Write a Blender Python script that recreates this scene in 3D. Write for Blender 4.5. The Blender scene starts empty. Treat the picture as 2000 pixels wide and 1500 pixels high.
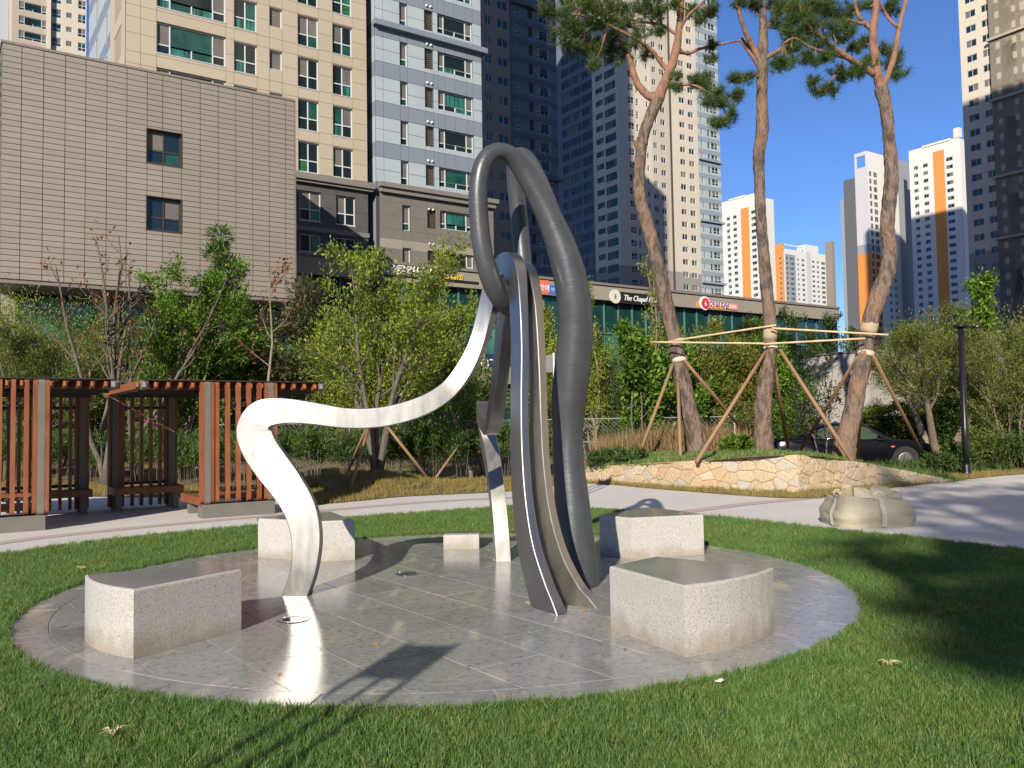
import bpy, math, random
import numpy as np
from mathutils import Vector, Matrix

random.seed(7)
RNG = np.random.default_rng(11)
SC = bpy.context.scene
COL = SC.collection
R = math.radians

# ------------------------------------------------------------------ camera
FPX = 1670.0                      # focal length in photo pixels (2000 wide)
PITCH = math.atan(80 / FPX)
ROLL = 0.0165
EYE = Vector((0, 0, 1.5))
_f = Vector((0, math.cos(PITCH), math.sin(PITCH)))
_r0 = Vector((1, 0, 0))
_u0 = Vector((0, -math.sin(PITCH), math.cos(PITCH)))
_r = _r0 * math.cos(ROLL) - _u0 * math.sin(ROLL)
_u = _u0 * math.cos(ROLL) + _r0 * math.sin(ROLL)
cam = bpy.data.cameras.new("camera")
cam.sensor_width = 36
cam.lens = 36 * FPX / 2000
cam.clip_start = 0.05
cam.clip_end = 3000
camo = bpy.data.objects.new("camera", cam)
COL.objects.link(camo)
camo.matrix_world = Matrix(((_r.x, _u.x, -_f.x, EYE.x), (_r.y, _u.y, -_f.y, EYE.y), (_r.z, _u.z, -_f.z, EYE.z), (0, 0, 0, 1)))
SC.camera = camo

# ------------------------------------------------------------------ sky, sun, exposure
SUN_AZ, SUN_EL = R(16.5), R(24.5)
SUN = Vector((-math.sin(SUN_AZ) * math.cos(SUN_EL), -math.cos(SUN_AZ) * math.cos(SUN_EL), math.sin(SUN_EL)))
w = bpy.data.worlds.new("World")
SC.world = w
w.use_nodes = True
nt = w.node_tree
bg = nt.nodes["Background"]
sky = nt.nodes.new("ShaderNodeTexSky")
sky.sky_type = 'NISHITA'
sky.sun_disc = False
sky.sun_elevation = SUN_EL
sky.sun_rotation = math.pi + SUN_AZ
sky.air_density = 0.9
sky.dust_density = 0.0
sky.ozone_density = 5.0
_tint = nt.nodes.new("ShaderNodeMix"); _tint.data_type = 'RGBA'; _tint.blend_type = 'MULTIPLY'
_tint.inputs[0].default_value = 1.0
_tint.inputs[7].default_value = (0.86, 1.0, 1.28, 1)      # clear autumn sky, evenly deeper blue
nt.links.new(sky.outputs[0], _tint.inputs[6])
nt.links.new(_tint.outputs[2], bg.inputs[0])
bg.inputs[1].default_value = 0.082
sl = bpy.data.lights.new("sun", 'SUN')
sl.energy = 5.0
sl.angle = R(0.53)
sl.color = (1.0, 0.90, 0.76)
so = bpy.data.objects.new("sun", sl)
COL.objects.link(so)
so.rotation_euler = SUN.to_track_quat('Z', 'Y').to_euler()
so.location = SUN * 60
vs = SC.view_settings
vs.view_transform = 'Standard'
vs.look = 'None'
vs.exposure = 0.5
vs.gamma = 1
vs.use_curve_mapping = False
SC.cycles.use_denoising = True
SC.cycles.max_bounces = 6
SC.cycles.diffuse_bounces = 3
SC.cycles.glossy_bounces = 3
SC.cycles.transmission_bounces = 3
SC.cycles.transparent_max_bounces = 6
SC.cycles.caustics_reflective = False
SC.cycles.caustics_refractive = False
SC.cycles.sample_clamp_indirect = 6

# ------------------------------------------------------------------ measuring helpers (photo pixel -> place in the world)
def ray(x, y):
    return _f + _r * ((x - 1000) / FPX) + _u * ((750 - y) / FPX)
def G(x, y, z=0.0):
    d = ray(x, y)
    return EYE + d * ((z - EYE.z) / d.z)
def P(x, y, Y):
    d = ray(x, y)
    return EYE + d * (Y / d.y)
A56 = R(56)
E1 = Vector((math.sin(A56), math.cos(A56), 0))     # direction the street front runs
E2 = Vector((-math.cos(A56), math.sin(A56), 0))    # away from the park
RZ = R(34)
def UV(u, v, z=0.0):
    p = E1 * u + E2 * v
    return Vector((p.x, p.y, z))

# ------------------------------------------------------------------ materials
MATS = {}
def mat(name, col, rough=0.6, metal=0.0, var=None, bump=None, rand=None, spec=0.5, coat=0.0, rvar=None, ramp_rand=None, aniso=0.0):
    """var=(scale, colour2, lo, hi[, stretch]); bump=(scale, distance[, stretch]); rand=brightness spread by object; ramp_rand=[colours] by object"""
    if name in MATS:
        return MATS[name]
    m = bpy.data.materials.new(name)
    m.use_nodes = True
    t = m.node_tree
    b = t.nodes["Principled BSDF"]
    b.inputs["Base Color"].default_value = (*col, 1)
    b.inputs["Roughness"].default_value = rough
    b.inputs["Metallic"].default_value = metal
    b.inputs["Specular IOR Level"].default_value = spec
    b.inputs["Coat Weight"].default_value = coat
    if aniso:
        b.inputs["Anisotropic"].default_value = aniso
    geo = t.nodes.new("ShaderNodeNewGeometry")
    def noise(scale, stretch=None, detail=5.0):
        n = t.nodes.new("ShaderNodeTexNoise")
        n.inputs["Scale"].default_value = scale
        n.inputs["Detail"].default_value = detail
        if stretch:
            mp = t.nodes.new("ShaderNodeMapping")
            mp.inputs["Scale"].default_value = stretch
            t.links.new(geo.outputs["Position"], mp.inputs["Vector"])
            t.links.new(mp.outputs[0], n.inputs["Vector"])
        else:
            t.links.new(geo.outputs["Position"], n.inputs["Vector"])
        return n
    csock = None
    if ramp_rand:
        oi = t.nodes.new("ShaderNodeObjectInfo")
        cr = t.nodes.new("ShaderNodeValToRGB")
        cr.color_ramp.interpolation = 'CONSTANT' if len(ramp_rand) > 3 else 'LINEAR'
        els = cr.color_ramp.elements
        while len(els) < len(ramp_rand):
            els.new(0.5)
        for i, c in enumerate(ramp_rand):
            els[i].position = i / (len(ramp_rand) if len(ramp_rand) > 3 else len(ramp_rand) - 1)
            els[i].color = (*c, 1)
        t.links.new(oi.outputs["Random"], cr.inputs[0])
        csock = cr.outputs[0]
    if var:
        vl = var if isinstance(var, list) else [var]
        for v in vl:
            n = noise(v[0], v[4] if len(v) > 4 else None)
            mr = t.nodes.new("ShaderNodeMapRange")
            mr.inputs[1].default_value = v[2]
            mr.inputs[2].default_value = v[3]
            t.links.new(n.outputs[0], mr.inputs[0])
            mx = t.nodes.new("ShaderNodeMix")
            mx.data_type = 'RGBA'
            t.links.new(mr.outputs[0], mx.inputs[0])
            if csock is not None:
                t.links.new(csock, mx.inputs[6])
            else:
                mx.inputs[6].default_value = (*col, 1)
            mx.inputs[7].default_value = (*v[1], 1)
            csock = mx.outputs[2]
    if rand:
        oi = t.nodes.new("ShaderNodeObjectInfo")
        mr = t.nodes.new("ShaderNodeMapRange")
        mr.inputs[3].default_value = 1 - rand
        mr.inputs[4].default_value = 1 + rand
        t.links.new(oi.outputs["Random"], mr.inputs[0])
        hs = t.nodes.new("ShaderNodeHueSaturation")
        if csock is not None:
            t.links.new(csock, hs.inputs["Color"])
        else:
            hs.inputs["Color"].default_value = (*col, 1)
        t.links.new(mr.outputs[0], hs.inputs["Value"])
        csock = hs.outputs[0]
    if csock is not None:
        t.links.new(csock, b.inputs["Base Color"])
    if rvar:
        n = noise(rvar[0], rvar[3] if len(rvar) > 3 else None)
        mr = t.nodes.new("ShaderNodeMapRange")
        mr.inputs[1].default_value = 0.3
        mr.inputs[2].default_value = 0.7
        mr.inputs[3].default_value = rvar[1]
        mr.inputs[4].default_value = rvar[2]
        t.links.new(n.outputs[0], mr.inputs[0])
        t.links.new(mr.outputs[0], b.inputs["Roughness"])
    if bump:
        n = noise(bump[0], bump[2] if len(bump) > 2 else None)
        bn = t.nodes.new("ShaderNodeBump")
        bn.inputs["Distance"].default_value = bump[1]
        t.links.new(n.outputs[0], bn.inputs["Height"])
        t.links.new(bn.outputs[0], b.inputs["Normal"])
    MATS[name] = m
    return m

def leafmat(name, cols, trans=0.35, rough=0.55, patch=None):
    """foliage: colour differs leaf by leaf"""
    if name in MATS:
        return MATS[name]
    m = bpy.data.materials.new(name)
    m.use_nodes = True
    t = m.node_tree
    out = t.nodes["Material Output"]
    b = t.nodes["Principled BSDF"]
    b.inputs["Roughness"].default_value = rough
    b.inputs["Specular IOR Level"].default_value = 0.35
    geo = t.nodes.new("ShaderNodeNewGeometry")
    oi = t.nodes.new("ShaderNodeObjectInfo")
    ad = t.nodes.new("ShaderNodeMath")
    ad.operation = 'MULTIPLY_ADD'
    ad.inputs[1].default_value = 0.86
    t.links.new(geo.outputs["Random Per Island"], ad.inputs[0])
    m2 = t.nodes.new("ShaderNodeMath")
    m2.operation = 'MULTIPLY'
    m2.inputs[1].default_value = 0.14
    t.links.new(oi.outputs["Random"], m2.inputs[0])
    t.links.new(m2.outputs[0], ad.inputs[2])
    cr = t.nodes.new("ShaderNodeValToRGB")
    els = cr.color_ramp.elements
    while len(els) < len(cols):
        els.new(0.5)
    for i, c in enumerate(cols):
        els[i].position = i / (len(cols) - 1)
        els[i].color = (*c, 1)
    t.links.new(ad.outputs[0], cr.inputs[0])
    csock = cr.outputs[0]
    if patch:                      # drier, yellower drifts across the lawn
        nz = t.nodes.new("ShaderNodeTexNoise"); nz.inputs["Scale"].default_value = patch[0]; nz.inputs["Detail"].default_value = 4
        t.links.new(geo.outputs["Position"], nz.inputs["Vector"])
        mr = t.nodes.new("ShaderNodeMapRange"); mr.inputs[1].default_value = 0.42; mr.inputs[2].default_value = 0.66; t.links.new(nz.outputs[0], mr.inputs[0])
        mm = t.nodes.new("ShaderNodeMix"); mm.data_type = 'RGBA'; mm.blend_type = 'MULTIPLY'; t.links.new(mr.outputs[0], mm.inputs[0]); t.links.new(csock, mm.inputs[6]); mm.inputs[7].default_value = (*patch[1], 1)
        csock = mm.outputs[2]
    t.links.new(csock, b.inputs["Base Color"])
    tr = t.nodes.new("ShaderNodeBsdfTranslucent")
    t.links.new(csock, tr.inputs[0])
    mx = t.nodes.new("ShaderNodeMixShader")
    mx.inputs[0].default_value = trans
    t.links.new(b.outputs[0], mx.inputs[1])
    t.links.new(tr.outputs[0], mx.inputs[2])
    t.links.new(mx.outputs[0], out.inputs[0])
    MATS[name] = m
    return m

# ------------------------------------------------------------------ mesh helpers
class MB:
    def __init__(s):
        s.v = []; s.f = []; s.mi = []
    def quad(s, a, b, c, d, m=0):
        n = len(s.v); s.v += [tuple(a), tuple(b), tuple(c), tuple(d)]; s.f.append((n, n+1, n+2, n+3)); s.mi.append(m)
    def poly(s, pts, m=0):
        n = len(s.v); s.v += [tuple(p) for p in pts]; s.f.append(tuple(range(n, n+len(pts)))); s.mi.append(m)
    def box(s, x0, y0, z0, x1, y1, z1, m=0):
        n = len(s.v)
        s.v += [(x0,y0,z0),(x1,y0,z0),(x1,y1,z0),(x0,y1,z0),(x0,y0,z1),(x1,y0,z1),(x1,y1,z1),(x0,y1,z1)]
        for q in ((0,3,2,1),(4,5,6,7),(0,1,5,4),(1,2,6,5),(2,3,7,6),(3,0,4,7)):
            s.f.append(tuple(n+i for i in q)); s.mi.append(m)
    def prism(s, pts, z0, z1, m=0, chamfer=0.0):
        """upright prism over a counter-clockwise outline"""
        k = len(pts); n = len(s.v)
        c = Vector((sum(p[0] for p in pts)/k, sum(p[1] for p in pts)/k))
        rings = [(z0, 0)]
        if chamfer: rings += [(z1-chamfer, 0), (z1-chamfer*0.3, chamfer*0.3), (z1, chamfer)]
        else: rings += [(z1, 0)]
        for z, ins in rings:
            for i, p in enumerate(pts):
                q = Vector(p[:2])
                if ins:
                    a = Vector(pts[i-1][:2]); b = Vector(pts[(i+1) % k][:2])
                    d1 = (q-a); d2 = (b-q)
                    if d1.length > 1e-6 and d2.length > 1e-6:
                        d1.normalize(); d2.normalize()
                        n1 = Vector((-d1.y, d1.x)); n2 = Vector((-d2.y, d2.x))
                        nn = n1+n2
                        nn = nn/ max(0.3, nn.length_squared/2) if nn.length > 1e-6 else n1
                        q = q + nn*ins
                s.v.append((q.x, q.y, z))
        nr = len(rings)
        for r_ in range(nr-1):
            for i in range(k):
                j = (i+1) % k
                s.f.append((n+r_*k+i, n+r_*k+j, n+(r_+1)*k+j, n+(r_+1)*k+i)); s.mi.append(m)
        s.f.append(tuple(n+(nr-1)*k+i for i in range(k))); s.mi.append(m)
        s.f.append(tuple(n+k-1-i for i in range(k))); s.mi.append(m)
    def tube(s, pts, rad, sides=8, m=0, cap=True):
        pts = [Vector(p) for p in pts]
        if not hasattr(rad, '__len__'): rad = [rad]*len(pts)
        n0 = len(s.v); up = None
        for i, p in enumerate(pts):
            t = (pts[min(i+1, len(pts)-1)]-pts[max(i-1, 0)])
            if t.length < 1e-9: t = Vector((0,0,1))
            t.normalize()
            if up is None:
                up = Vector((1,0,0)) if abs(t.x) < 0.8 else Vector((0,1,0))
            a = up - t*up.dot(t)
            if a.length < 1e-5:
                a = Vector((0,1,0)) - t*t.y
            a.normalize(); up = a; b = t.cross(a)
            for k in range(sides):
                an = 2*math.pi*k/sides
                q = p + (a*math.cos(an)+b*math.sin(an))*rad[i]
                s.v.append(tuple(q))
        for i in range(len(pts)-1):
            for k in range(sides):
                l = (k+1) % sides
                s.f.append((n0+i*sides+k, n0+i*sides+l, n0+(i+1)*sides+l, n0+(i+1)*sides+k)); s.mi.append(m)
        if cap:
            s.f.append(tuple(n0+sides-1-k for k in range(sides))); s.mi.append(m)
            e = n0+(len(pts)-1)*sides
            s.f.append(tuple(e+k for k in range(sides))); s.mi.append(m)
    def mesh(s, name, mats, smooth=False):
        me = bpy.data.meshes.new(name)
        me.from_pydata(s.v, [], s.f)
        ms = mats if isinstance(mats, (list, tuple)) else [mats]
        for q in ms: me.materials.append(q)
        if len(ms) > 1: me.polygons.foreach_set("material_index", s.mi)
        if smooth: me.polygons.foreach_set("use_smooth", [True]*len(s.f))
        me.update()
        return me
    def build(s, name, mats, parent=None, loc=(0,0,0), rz=0.0, smooth=False):
        return put(name, s.mesh(name, mats, smooth), parent, loc, rz)

def put(name, me, parent=None, loc=(0,0,0), rz=0.0, scale=None):
    o = bpy.data.objects.new(name, me)
    COL.objects.link(o)
    if parent is not None: o.parent = parent
    o.location = loc
    if rz: o.rotation_euler = (0, 0, rz)
    if scale: o.scale = scale
    return o
def tag(o, label, cat, group=None, kind=None):
    o['label'] = label; o['category'] = cat
    if group: o['group'] = group
    if kind: o['kind'] = kind
    return o
def thing(name, label, cat, loc=(0,0,0), rz=0.0, group=None):
    o = bpy.data.objects.new(name, None); COL.objects.link(o)
    o.empty_display_size = 0.2
    o.location = loc; o.rotation_euler = (0, 0, rz)
    return tag(o, label, cat, group)
def copy_tree(o, parent=None):
    c = o.copy(); COL.objects.link(c)
    if parent is not None: c.parent = parent
    for ch in o.children: copy_tree(ch, c)
    return c
_UB = {}
def ubox(m):
    """unit box 0..1 shared by all pieces of one material"""
    if m.name not in _UB:
        b = MB(); b.box(0,0,0,1,1,1); _UB[m.name] = b.mesh("box_"+m.name, m)
    return _UB[m.name]
def npmesh(name, V, F, mats, mi=None, smooth=False):
    """fast mesh from arrays; F rows all have the same corner count"""
    me = bpy.data.meshes.new(name)
    V = np.asarray(V, dtype=np.float32); F = np.asarray(F, dtype=np.int32)
    me.vertices.add(len(V)); me.vertices.foreach_set("co", V.ravel())
    k = F.shape[1]
    me.loops.add(F.size); me.loops.foreach_set("vertex_index", F.ravel())
    me.polygons.add(len(F)); me.polygons.foreach_set("loop_start", np.arange(0, F.size, k, dtype=np.int32))
    for q in (mats if isinstance(mats, (list, tuple)) else [mats]): me.materials.append(q)
    if mi is not None: me.polygons.foreach_set("material_index", np.asarray(mi, dtype=np.int32))
    if smooth: me.polygons.foreach_set("use_smooth", np.ones(len(F), dtype=bool))
    me.update(calc_edges=True)
    return me
def spline(pts, n=8):
    """Catmull-Rom through tuples of any length"""
    P_ = [np.array(p, float) for p in pts]
    P_ = [2*P_[0]-P_[1]] + P_ + [2*P_[-1]-P_[-2]]
    out = []
    for i in range(1, len(P_)-2):
        a, b, c, d = P_[i-1], P_[i], P_[i+1], P_[i+2]
        for k in range(n):
            t = k/n
            out.append(0.5*((2*b)+(-a+c)*t+(2*a-5*b+4*c-d)*t*t+(-a+3*b-3*c+d)*t**3))
    out.append(P_[-2])
    return out
def clip(poly, nx, ny, c):
    """keep the part of a polygon with nx*x+ny*y <= c"""
    out = []
    for i, p in enumerate(poly):
        q = poly[(i+1) % len(poly)]
        dp = nx*p[0]+ny*p[1]-c; dq = nx*q[0]+ny*q[1]-c
        if dp <= 0: out.append(p)
        if (dp < 0 < dq) or (dq < 0 < dp):
            t = dp/(dp-dq); out.append((p[0]+(q[0]-p[0])*t, p[1]+(q[1]-p[1])*t))
    return out
def pip(px, py, poly):
    """points in polygon, vectorised"""
    inside = np.zeros(len(px), bool); n = len(poly)
    for i in range(n):
        x1, y1 = poly[i]; x2, y2 = poly[(i+1) % n]
        c = ((y1 > py) != (y2 > py)) & (px < (x2-x1)*(py-y1)/((y2-y1) if abs(y2-y1) > 1e-12 else 1e-12)+x1)
        inside ^= c
    return inside

# ================================================================== GROUND
m_soil = mat("soil", (0.16, 0.105, 0.065), 0.95, var=(1.4, (0.085, 0.06, 0.04), 0.4, 0.65), bump=(9, 0.05))
m_lawnsoil = mat("lawn_soil", (0.030, 0.042, 0.014), 0.95, var=(6, (0.05, 0.055, 0.02), 0.4, 0.7))
m_path = mat("path_concrete", (0.60, 0.58, 0.545), 0.85, var=[(0.7, (0.54, 0.52, 0.485), 0.35, 0.7), (45, (0.69, 0.67, 0.63), 0.55, 0.70), (30, (0.46, 0.44, 0.41), 0.58, 0.72), (4, (0.49, 0.465, 0.43), 0.58, 0.76, (1, 3, 1))], bump=(120, 0.004))
m_stripe = mat("path_stripe", (0.44, 0.36, 0.33), 0.85, var=(60, (0.52, 0.45, 0.42), 0.5, 0.75))
m_stripe_d = mat("path_stripe_edge", (0.27, 0.23, 0.22), 0.85)
m_asphalt = mat("asphalt", (0.055, 0.055, 0.058), 0.9, var=(3, (0.075, 0.074, 0.072), 0.4, 0.7), bump=(80, 0.006))

b = MB(); b.quad((-900,-300,-0.05),(900,-300,-0.05),(900,1400,-0.05),(-900,1400,-0.05))
tag(b.build("ground", m_soil), "bare brown soil spreading under the whole park and street", "ground", kind="structure")

PC = (-0.61, 8.24); PR = 3.68
LAWN = [(-6.33,10.6),(-5.87,11.54),(-5.18,12.35),(-3.95,13.3),(-1.81,14.87),(-0.04,15.7),(0.8,15.55),(1.57,15.0),(2.99,13.56),(4.22,11.92),(5.71,9.67),(6.9,7.6),(8.2,4.6),(8.6,0.5),(6,-5),(-6,-5),(-8.6,1.0),(-8.2,5.5),(-7.2,8.8)]
_ls = spline(LAWN + LAWN[:1], 4)[:-1]
LAWNP = [(p[0], p[1]) for p in _ls]
b = MB(); b.poly([(-40,-12,-0.02),(40,-12,-0.02),(40,30,-0.02),(16,26,-0.02),(3,24.5,-0.02),(-3,21,-0.02),(-12,24,-0.02),(-40,40,-0.02)])
tag(b.build("path", m_path), "pale grey park path curving round the lawn", "path", kind="structure")
def strip(pts, wdt, z, m, name, label):
    b = MB(); pts = [Vector((p[0], p[1], 0)) for p in pts]
    L = []; Rr = []
    for i, p in enumerate(pts):
        t = (pts[min(i+1,len(pts)-1)]-pts[max(i-1,0)]).normalized(); n = Vector((-t.y,t.x,0))
        L.append(p+n*wdt/2); Rr.append(p-n*wdt/2)
    for i in range(len(pts)-1):
        b.quad((Rr[i].x,Rr[i].y,z),(Rr[i+1].x,Rr[i+1].y,z),(L[i+1].x,L[i+1].y,z),(L[i].x,L[i].y,z))
    o = b.build(name, m)
    return tag(o, label, "path marking", kind="structure")
_s1 = [G(x,y).to_2d() for x,y in spline([(-300,1105),(0,1058),(150,1040),(300,1025),(500,1007),(800,981),(1000,970),(1150,966)],4)]
_s2 = [G(x,y).to_2d() for x,y in spline([(1200,1014),(1325,999),(1500,978),(1750,958)],4)]
strip(_s1, 0.30, -0.016, m_stripe, "path_band", "pinkish paving band running along the left of the path")
strip(_s1, 0.36, -0.018, m_stripe_d, "path_band_edge", "dark thin edging of the pinkish paving band")
strip(_s2, 0.30, -0.016, m_stripe, "path_band", "pinkish paving band crossing the path behind the right benches")
strip(_s2, 0.36, -0.018, m_stripe_d, "path_band_edge", "dark thin edging of the band behind the right benches")
b = MB(); b.poly([(x,y,-0.008) for x,y in LAWNP])
tag(b.build("lawn", m_lawnsoil), "round lawn soil under the short green grass", "lawn", kind="structure")
b = MB(); b.quad(UV(-160,38,-0.03),UV(220,38,-0.03),UV(220,53,-0.03),UV(-160,53,-0.03))
tag(b.build("street", m_asphalt), "asphalt street in front of the shop row", "street", kind="structure")

# ------------------------------------------------------------------ verge behind the path
EDGE = [(-30,26),(-16,22.5),(-9.5,20.0),(-6.3,19.2),(-4.7,17.9),(-4.15,17.0),(-3.2,17.75),(-2.27,18.72),(-0.04,19.7),(1.82,21.84),(3.43,19.4),(5.52,16.7),(7.4,18.2),(9.33,19.66),(11.2,21.1),(13.43,22.6),(20,25.5),(30,29)]
_ed = spline(EDGE, 5)
def verge_z(x, y):
    z = 0.42*math.exp(-(((x+3.3)/1.5)**2+((y-20.3)/1.2)**2))
    z += 0.22*math.exp(-(((x+5.2)/1.0)**2+((y-19.9)/1.3)**2))
    z += 0.12*math.exp(-(((x+0.3)/1.6)**2+((y-21.5)/1.2)**2))
    if y > 24: z += min(0.5, (y-24)*0.10) * (1 if x < 5 else max(0, 1-(x-5)/2))
    return z
b = MB(); rows = []
TT = [0,0.03,0.07,0.12,0.18,0.25,0.33,0.45,0.6,0.8,1.0]
for p in _ed:
    bx, by = p[0]*1.25, 40 + 0.25*abs(p[0])
    row = []
    for k, t in enumerate(TT):
        x = p[0]+(bx-p[0])*t; y = p[1]+(by-p[1])*t
        row.append(Vector((x, y, -0.012 + (verge_z(x,y) if k else 0))))
    rows.append(row)
nr = len(TT)
for row in rows: b.v += [tuple(q) for q in row]
for i in range(len(rows)-1):
    for k in range(nr-1):
        b.f.append((i*nr+k, (i+1)*nr+k, (i+1)*nr+k+1, i*nr+k+1)); b.mi.append(0)
m_verge = mat("verge_soil", (0.20,0.155,0.065), 0.95, var=[(1.1,(0.15,0.09,0.05),0.45,0.6),(14,(0.12,0.11,0.045),0.4,0.7)], bump=(22,0.04))
tag(b.build("verge", m_verge, smooth=True), "earth verge with a low mound behind the path", "verge", kind="structure")

# ------------------------------------------------------------------ round plaza of dark granite pavers
m_tile = mat("granite_paver", (0.285,0.292,0.285), 0.2, var=[(0.9,(0.385,0.365,0.315),0.48,0.66),(6,(0.345,0.335,0.305),0.50,0.72,(1,2.6,1)),(22,(0.18,0.177,0.168),0.52,0.70),(170,(0.125,0.124,0.119),0.52,0.70),(140,(0.40,0.38,0.345),0.60,0.72),(2.2,(0.46,0.415,0.335),0.58,0.72,(2.2,0.6,1)),(0.55,(0.19,0.187,0.178),0.56,0.70)], rvar=(2.2,0.025,0.11), rand=0.10, spec=0.34, bump=(240,0.0004))
m_joint = mat("paver_joint", (0.38,0.35,0.30), 0.85, var=(20,(0.24,0.22,0.2),0.4,0.7))
plaza = thing("round_plaza", "round polished grey granite plaza under the sculpture", "plaza", (PC[0],PC[1],0)); plaza['kind'] = 'structure'
b = MB(); b.prism([(PR*math.cos(2*math.pi*i/96), PR*math.sin(2*math.pi*i/96)) for i in range(96)], -0.05, 0.0062)
b.build("joint_bed", m_joint, plaza)
ri = PR-0.30
circ = [((ri-0.004)*math.cos(2*math.pi*i/64), (ri-0.004)*math.sin(2*math.pi*i/64)) for i in range(64)]
dm = Vector((0.6,-0.8)); dn = Vector((0.8,0.6))
TW, TL, gp = 0.525, 1.02, 0.0045
for j in range(-8,8):
    off = (0.5*TL if j % 2 else 0.0)
    for i in range(-5,5):
        a0 = i*TL+off; b0 = j*TW+0.1
        pol = [tuple(dm*x+dn*y) for x,y in ((a0+gp,b0+gp),(a0+gp,b0+TW-gp),(a0+TL-gp,b0+TW-gp),(a0+TL-gp,b0+gp))]
        for q in range(64):
            x1,y1 = circ[q]; x2,y2 = circ[(q+1)%64]
            nx,ny = (y2-y1),-(x2-x1)
            if not pol: break
            pol = clip(pol, nx, ny, nx*x1+ny*y1)
        if len(pol) < 3: continue
        ar = sum(pol[k][0]*pol[(k+1)%len(pol)][1]-pol[(k+1)%len(pol)][0]*pol[k][1] for k in range(len(pol)))/2
        if abs(ar) < 0.004: continue
        if ar < 0: pol = pol[::-1]
        b = MB(); b.prism(pol, -0.03, 0.010+random.uniform(-0.0006,0.0006))
        b.build("paver", m_tile, plaza)
for k in range(22):
    a0 = 2*math.pi*k/22+0.002; a1 = 2*math.pi*(k+1)/22-0.002
    n = 8
    pol = [((ri+0.004)*math.cos(a0+(a1-a0)*q/n), (ri+0.004)*math.sin(a0+(a1-a0)*q/n)) for q in range(n,-1,-1)]
    pol = [(PR*math.cos(a0+(a1-a0)*q/n), PR*math.sin(a0+(a1-a0)*q/n)) for q in range(n+1)] + pol
    b = MB(); b.prism(pol, -0.03, 0.0102)
    b.build("border_paver", m_tile, plaza)

# ------------------------------------------------------------------ granite benches
m_gran = mat("bench_granite", (0.455,0.44,0.405), 0.55, var=[(105,(0.20,0.192,0.18),0.56,0.64),(75,(0.58,0.565,0.53),0.57,0.68),(230,(0.26,0.25,0.235),0.56,0.68),(1.8,(0.40,0.375,0.33),0.58,0.76)], bump=(200,0.002))
# splash dirt low on the stone, broken up by noise
_t=m_gran.node_tree; _pb=_t.nodes["Principled BSDF"]; _src=_pb.inputs["Base Color"].links[0].from_socket
_ge=_t.nodes.new("ShaderNodeNewGeometry"); _sx=_t.nodes.new("ShaderNodeSeparateXYZ"); _t.links.new(_ge.outputs["Position"],_sx.inputs[0])
_n1=_t.nodes.new("ShaderNodeTexNoise"); _n1.inputs["Scale"].default_value=4.5; _n1.inputs["Detail"].default_value=6; _t.links.new(_ge.outputs["Position"],_n1.inputs["Vector"])
_ma=_t.nodes.new("ShaderNodeMath"); _ma.operation='MULTIPLY_ADD'; _ma.inputs[1].default_value=-2.4; _t.links.new(_sx.outputs["Z"],_ma.inputs[0]); _t.links.new(_n1.outputs[0],_ma.inputs[2])
_mr=_t.nodes.new("ShaderNodeMapRange"); _mr.inputs[1].default_value=0.10; _mr.inputs[2].default_value=0.45; _mr.inputs[3].default_value=0.0; _mr.inputs[4].default_value=0.62; _t.links.new(_ma.outputs[0],_mr.inputs[0])
_mx=_t.nodes.new("ShaderNodeMix"); _mx.data_type='RGBA'; _t.links.new(_mr.outputs[0],_mx.inputs[0]); _t.links.new(_src,_mx.inputs[6]); _mx.inputs[7].default_value=(0.24,0.19,0.135,1); _t.links.new(_mx.outputs[2],_pb.inputs["Base Color"])
m_gtop = mat("bench_granite_polished", (0.30,0.295,0.285), 0.12, var=[(200,(0.17,0.168,0.162),0.5,0.7),(2,(0.36,0.35,0.33),0.5,0.75)], spec=0.55)
def bench(pts, label, h=0.45, group="granite benches on the plaza"):
    c = Vector((sum(p[0] for p in pts)/len(pts), sum(p[1] for p in pts)/len(pts)))
    pts = [(p[0]-c.x, p[1]-c.y) for p in pts]
    ar = sum(pts[k][0]*pts[(k+1)%len(pts)][1]-pts[(k+1)%len(pts)][0]*pts[k][1] for k in range(len(pts)))
    if ar < 0: pts = pts[::-1]
    t = thing("stone_bench", label, "bench", (c.x,c.y,0.0105), 0, group)
    b = MB(); b.prism(pts, 0, h, chamfer=0.016)
    k = len(pts); b.f.pop(len(b.f)-2); b.mi.pop()        # the polished top is a slab of its own
    o = b.build("block", m_gran, t)
    b = MB()
    ins = []
    for i,p in enumerate(pts):
        q = Vector(p); a = Vector(pts[i-1]); d = Vector(pts[(i+1)%k]); d1=(q-a).normalized(); d2=(d-q).normalized()
        nn = Vector((-d1.y,d1.x))+Vector((-d2.y,d2.x)); nn = nn/max(0.3,nn.length_squared/2)
        ins.append(tuple(q+nn*0.016))
    b.prism(ins, h-0.03, h+0.0004)
    b.build("top", m_gtop, t)
    return t
def arc(c, r, a0, a1, n=8):
    return [(c[0]+r*math.cos(a0+(a1-a0)*i/n), c[1]+r*math.sin(a0+(a1-a0)*i/n)) for i in range(n+1)]
def arc3(p, q, bulge, n=8):
    """arc from p to q bulging by bulge metres"""
    p = Vector(p); q = Vector(q); d = q-p; nrm = Vector((d.y,-d.x)).normalized()
    return [tuple(p+d*(i/n)+nrm*bulge*4*(i/n)*(1-i/n)) for i in range(n+1)]
bench(arc3((-3.14,6.30),(-2.51,5.68),0.075)+[(-2.04,6.43),(-2.36,6.76)], "wedge shaped granite bench at the left front of the plaza, curved face to the grass")
bench(arc3((1.07,5.50),(1.83,6.12),0.075)+[(1.10,6.72),(0.69,6.30)], "wedge shaped granite bench at the right front of the plaza, nearest the camera")
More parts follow.
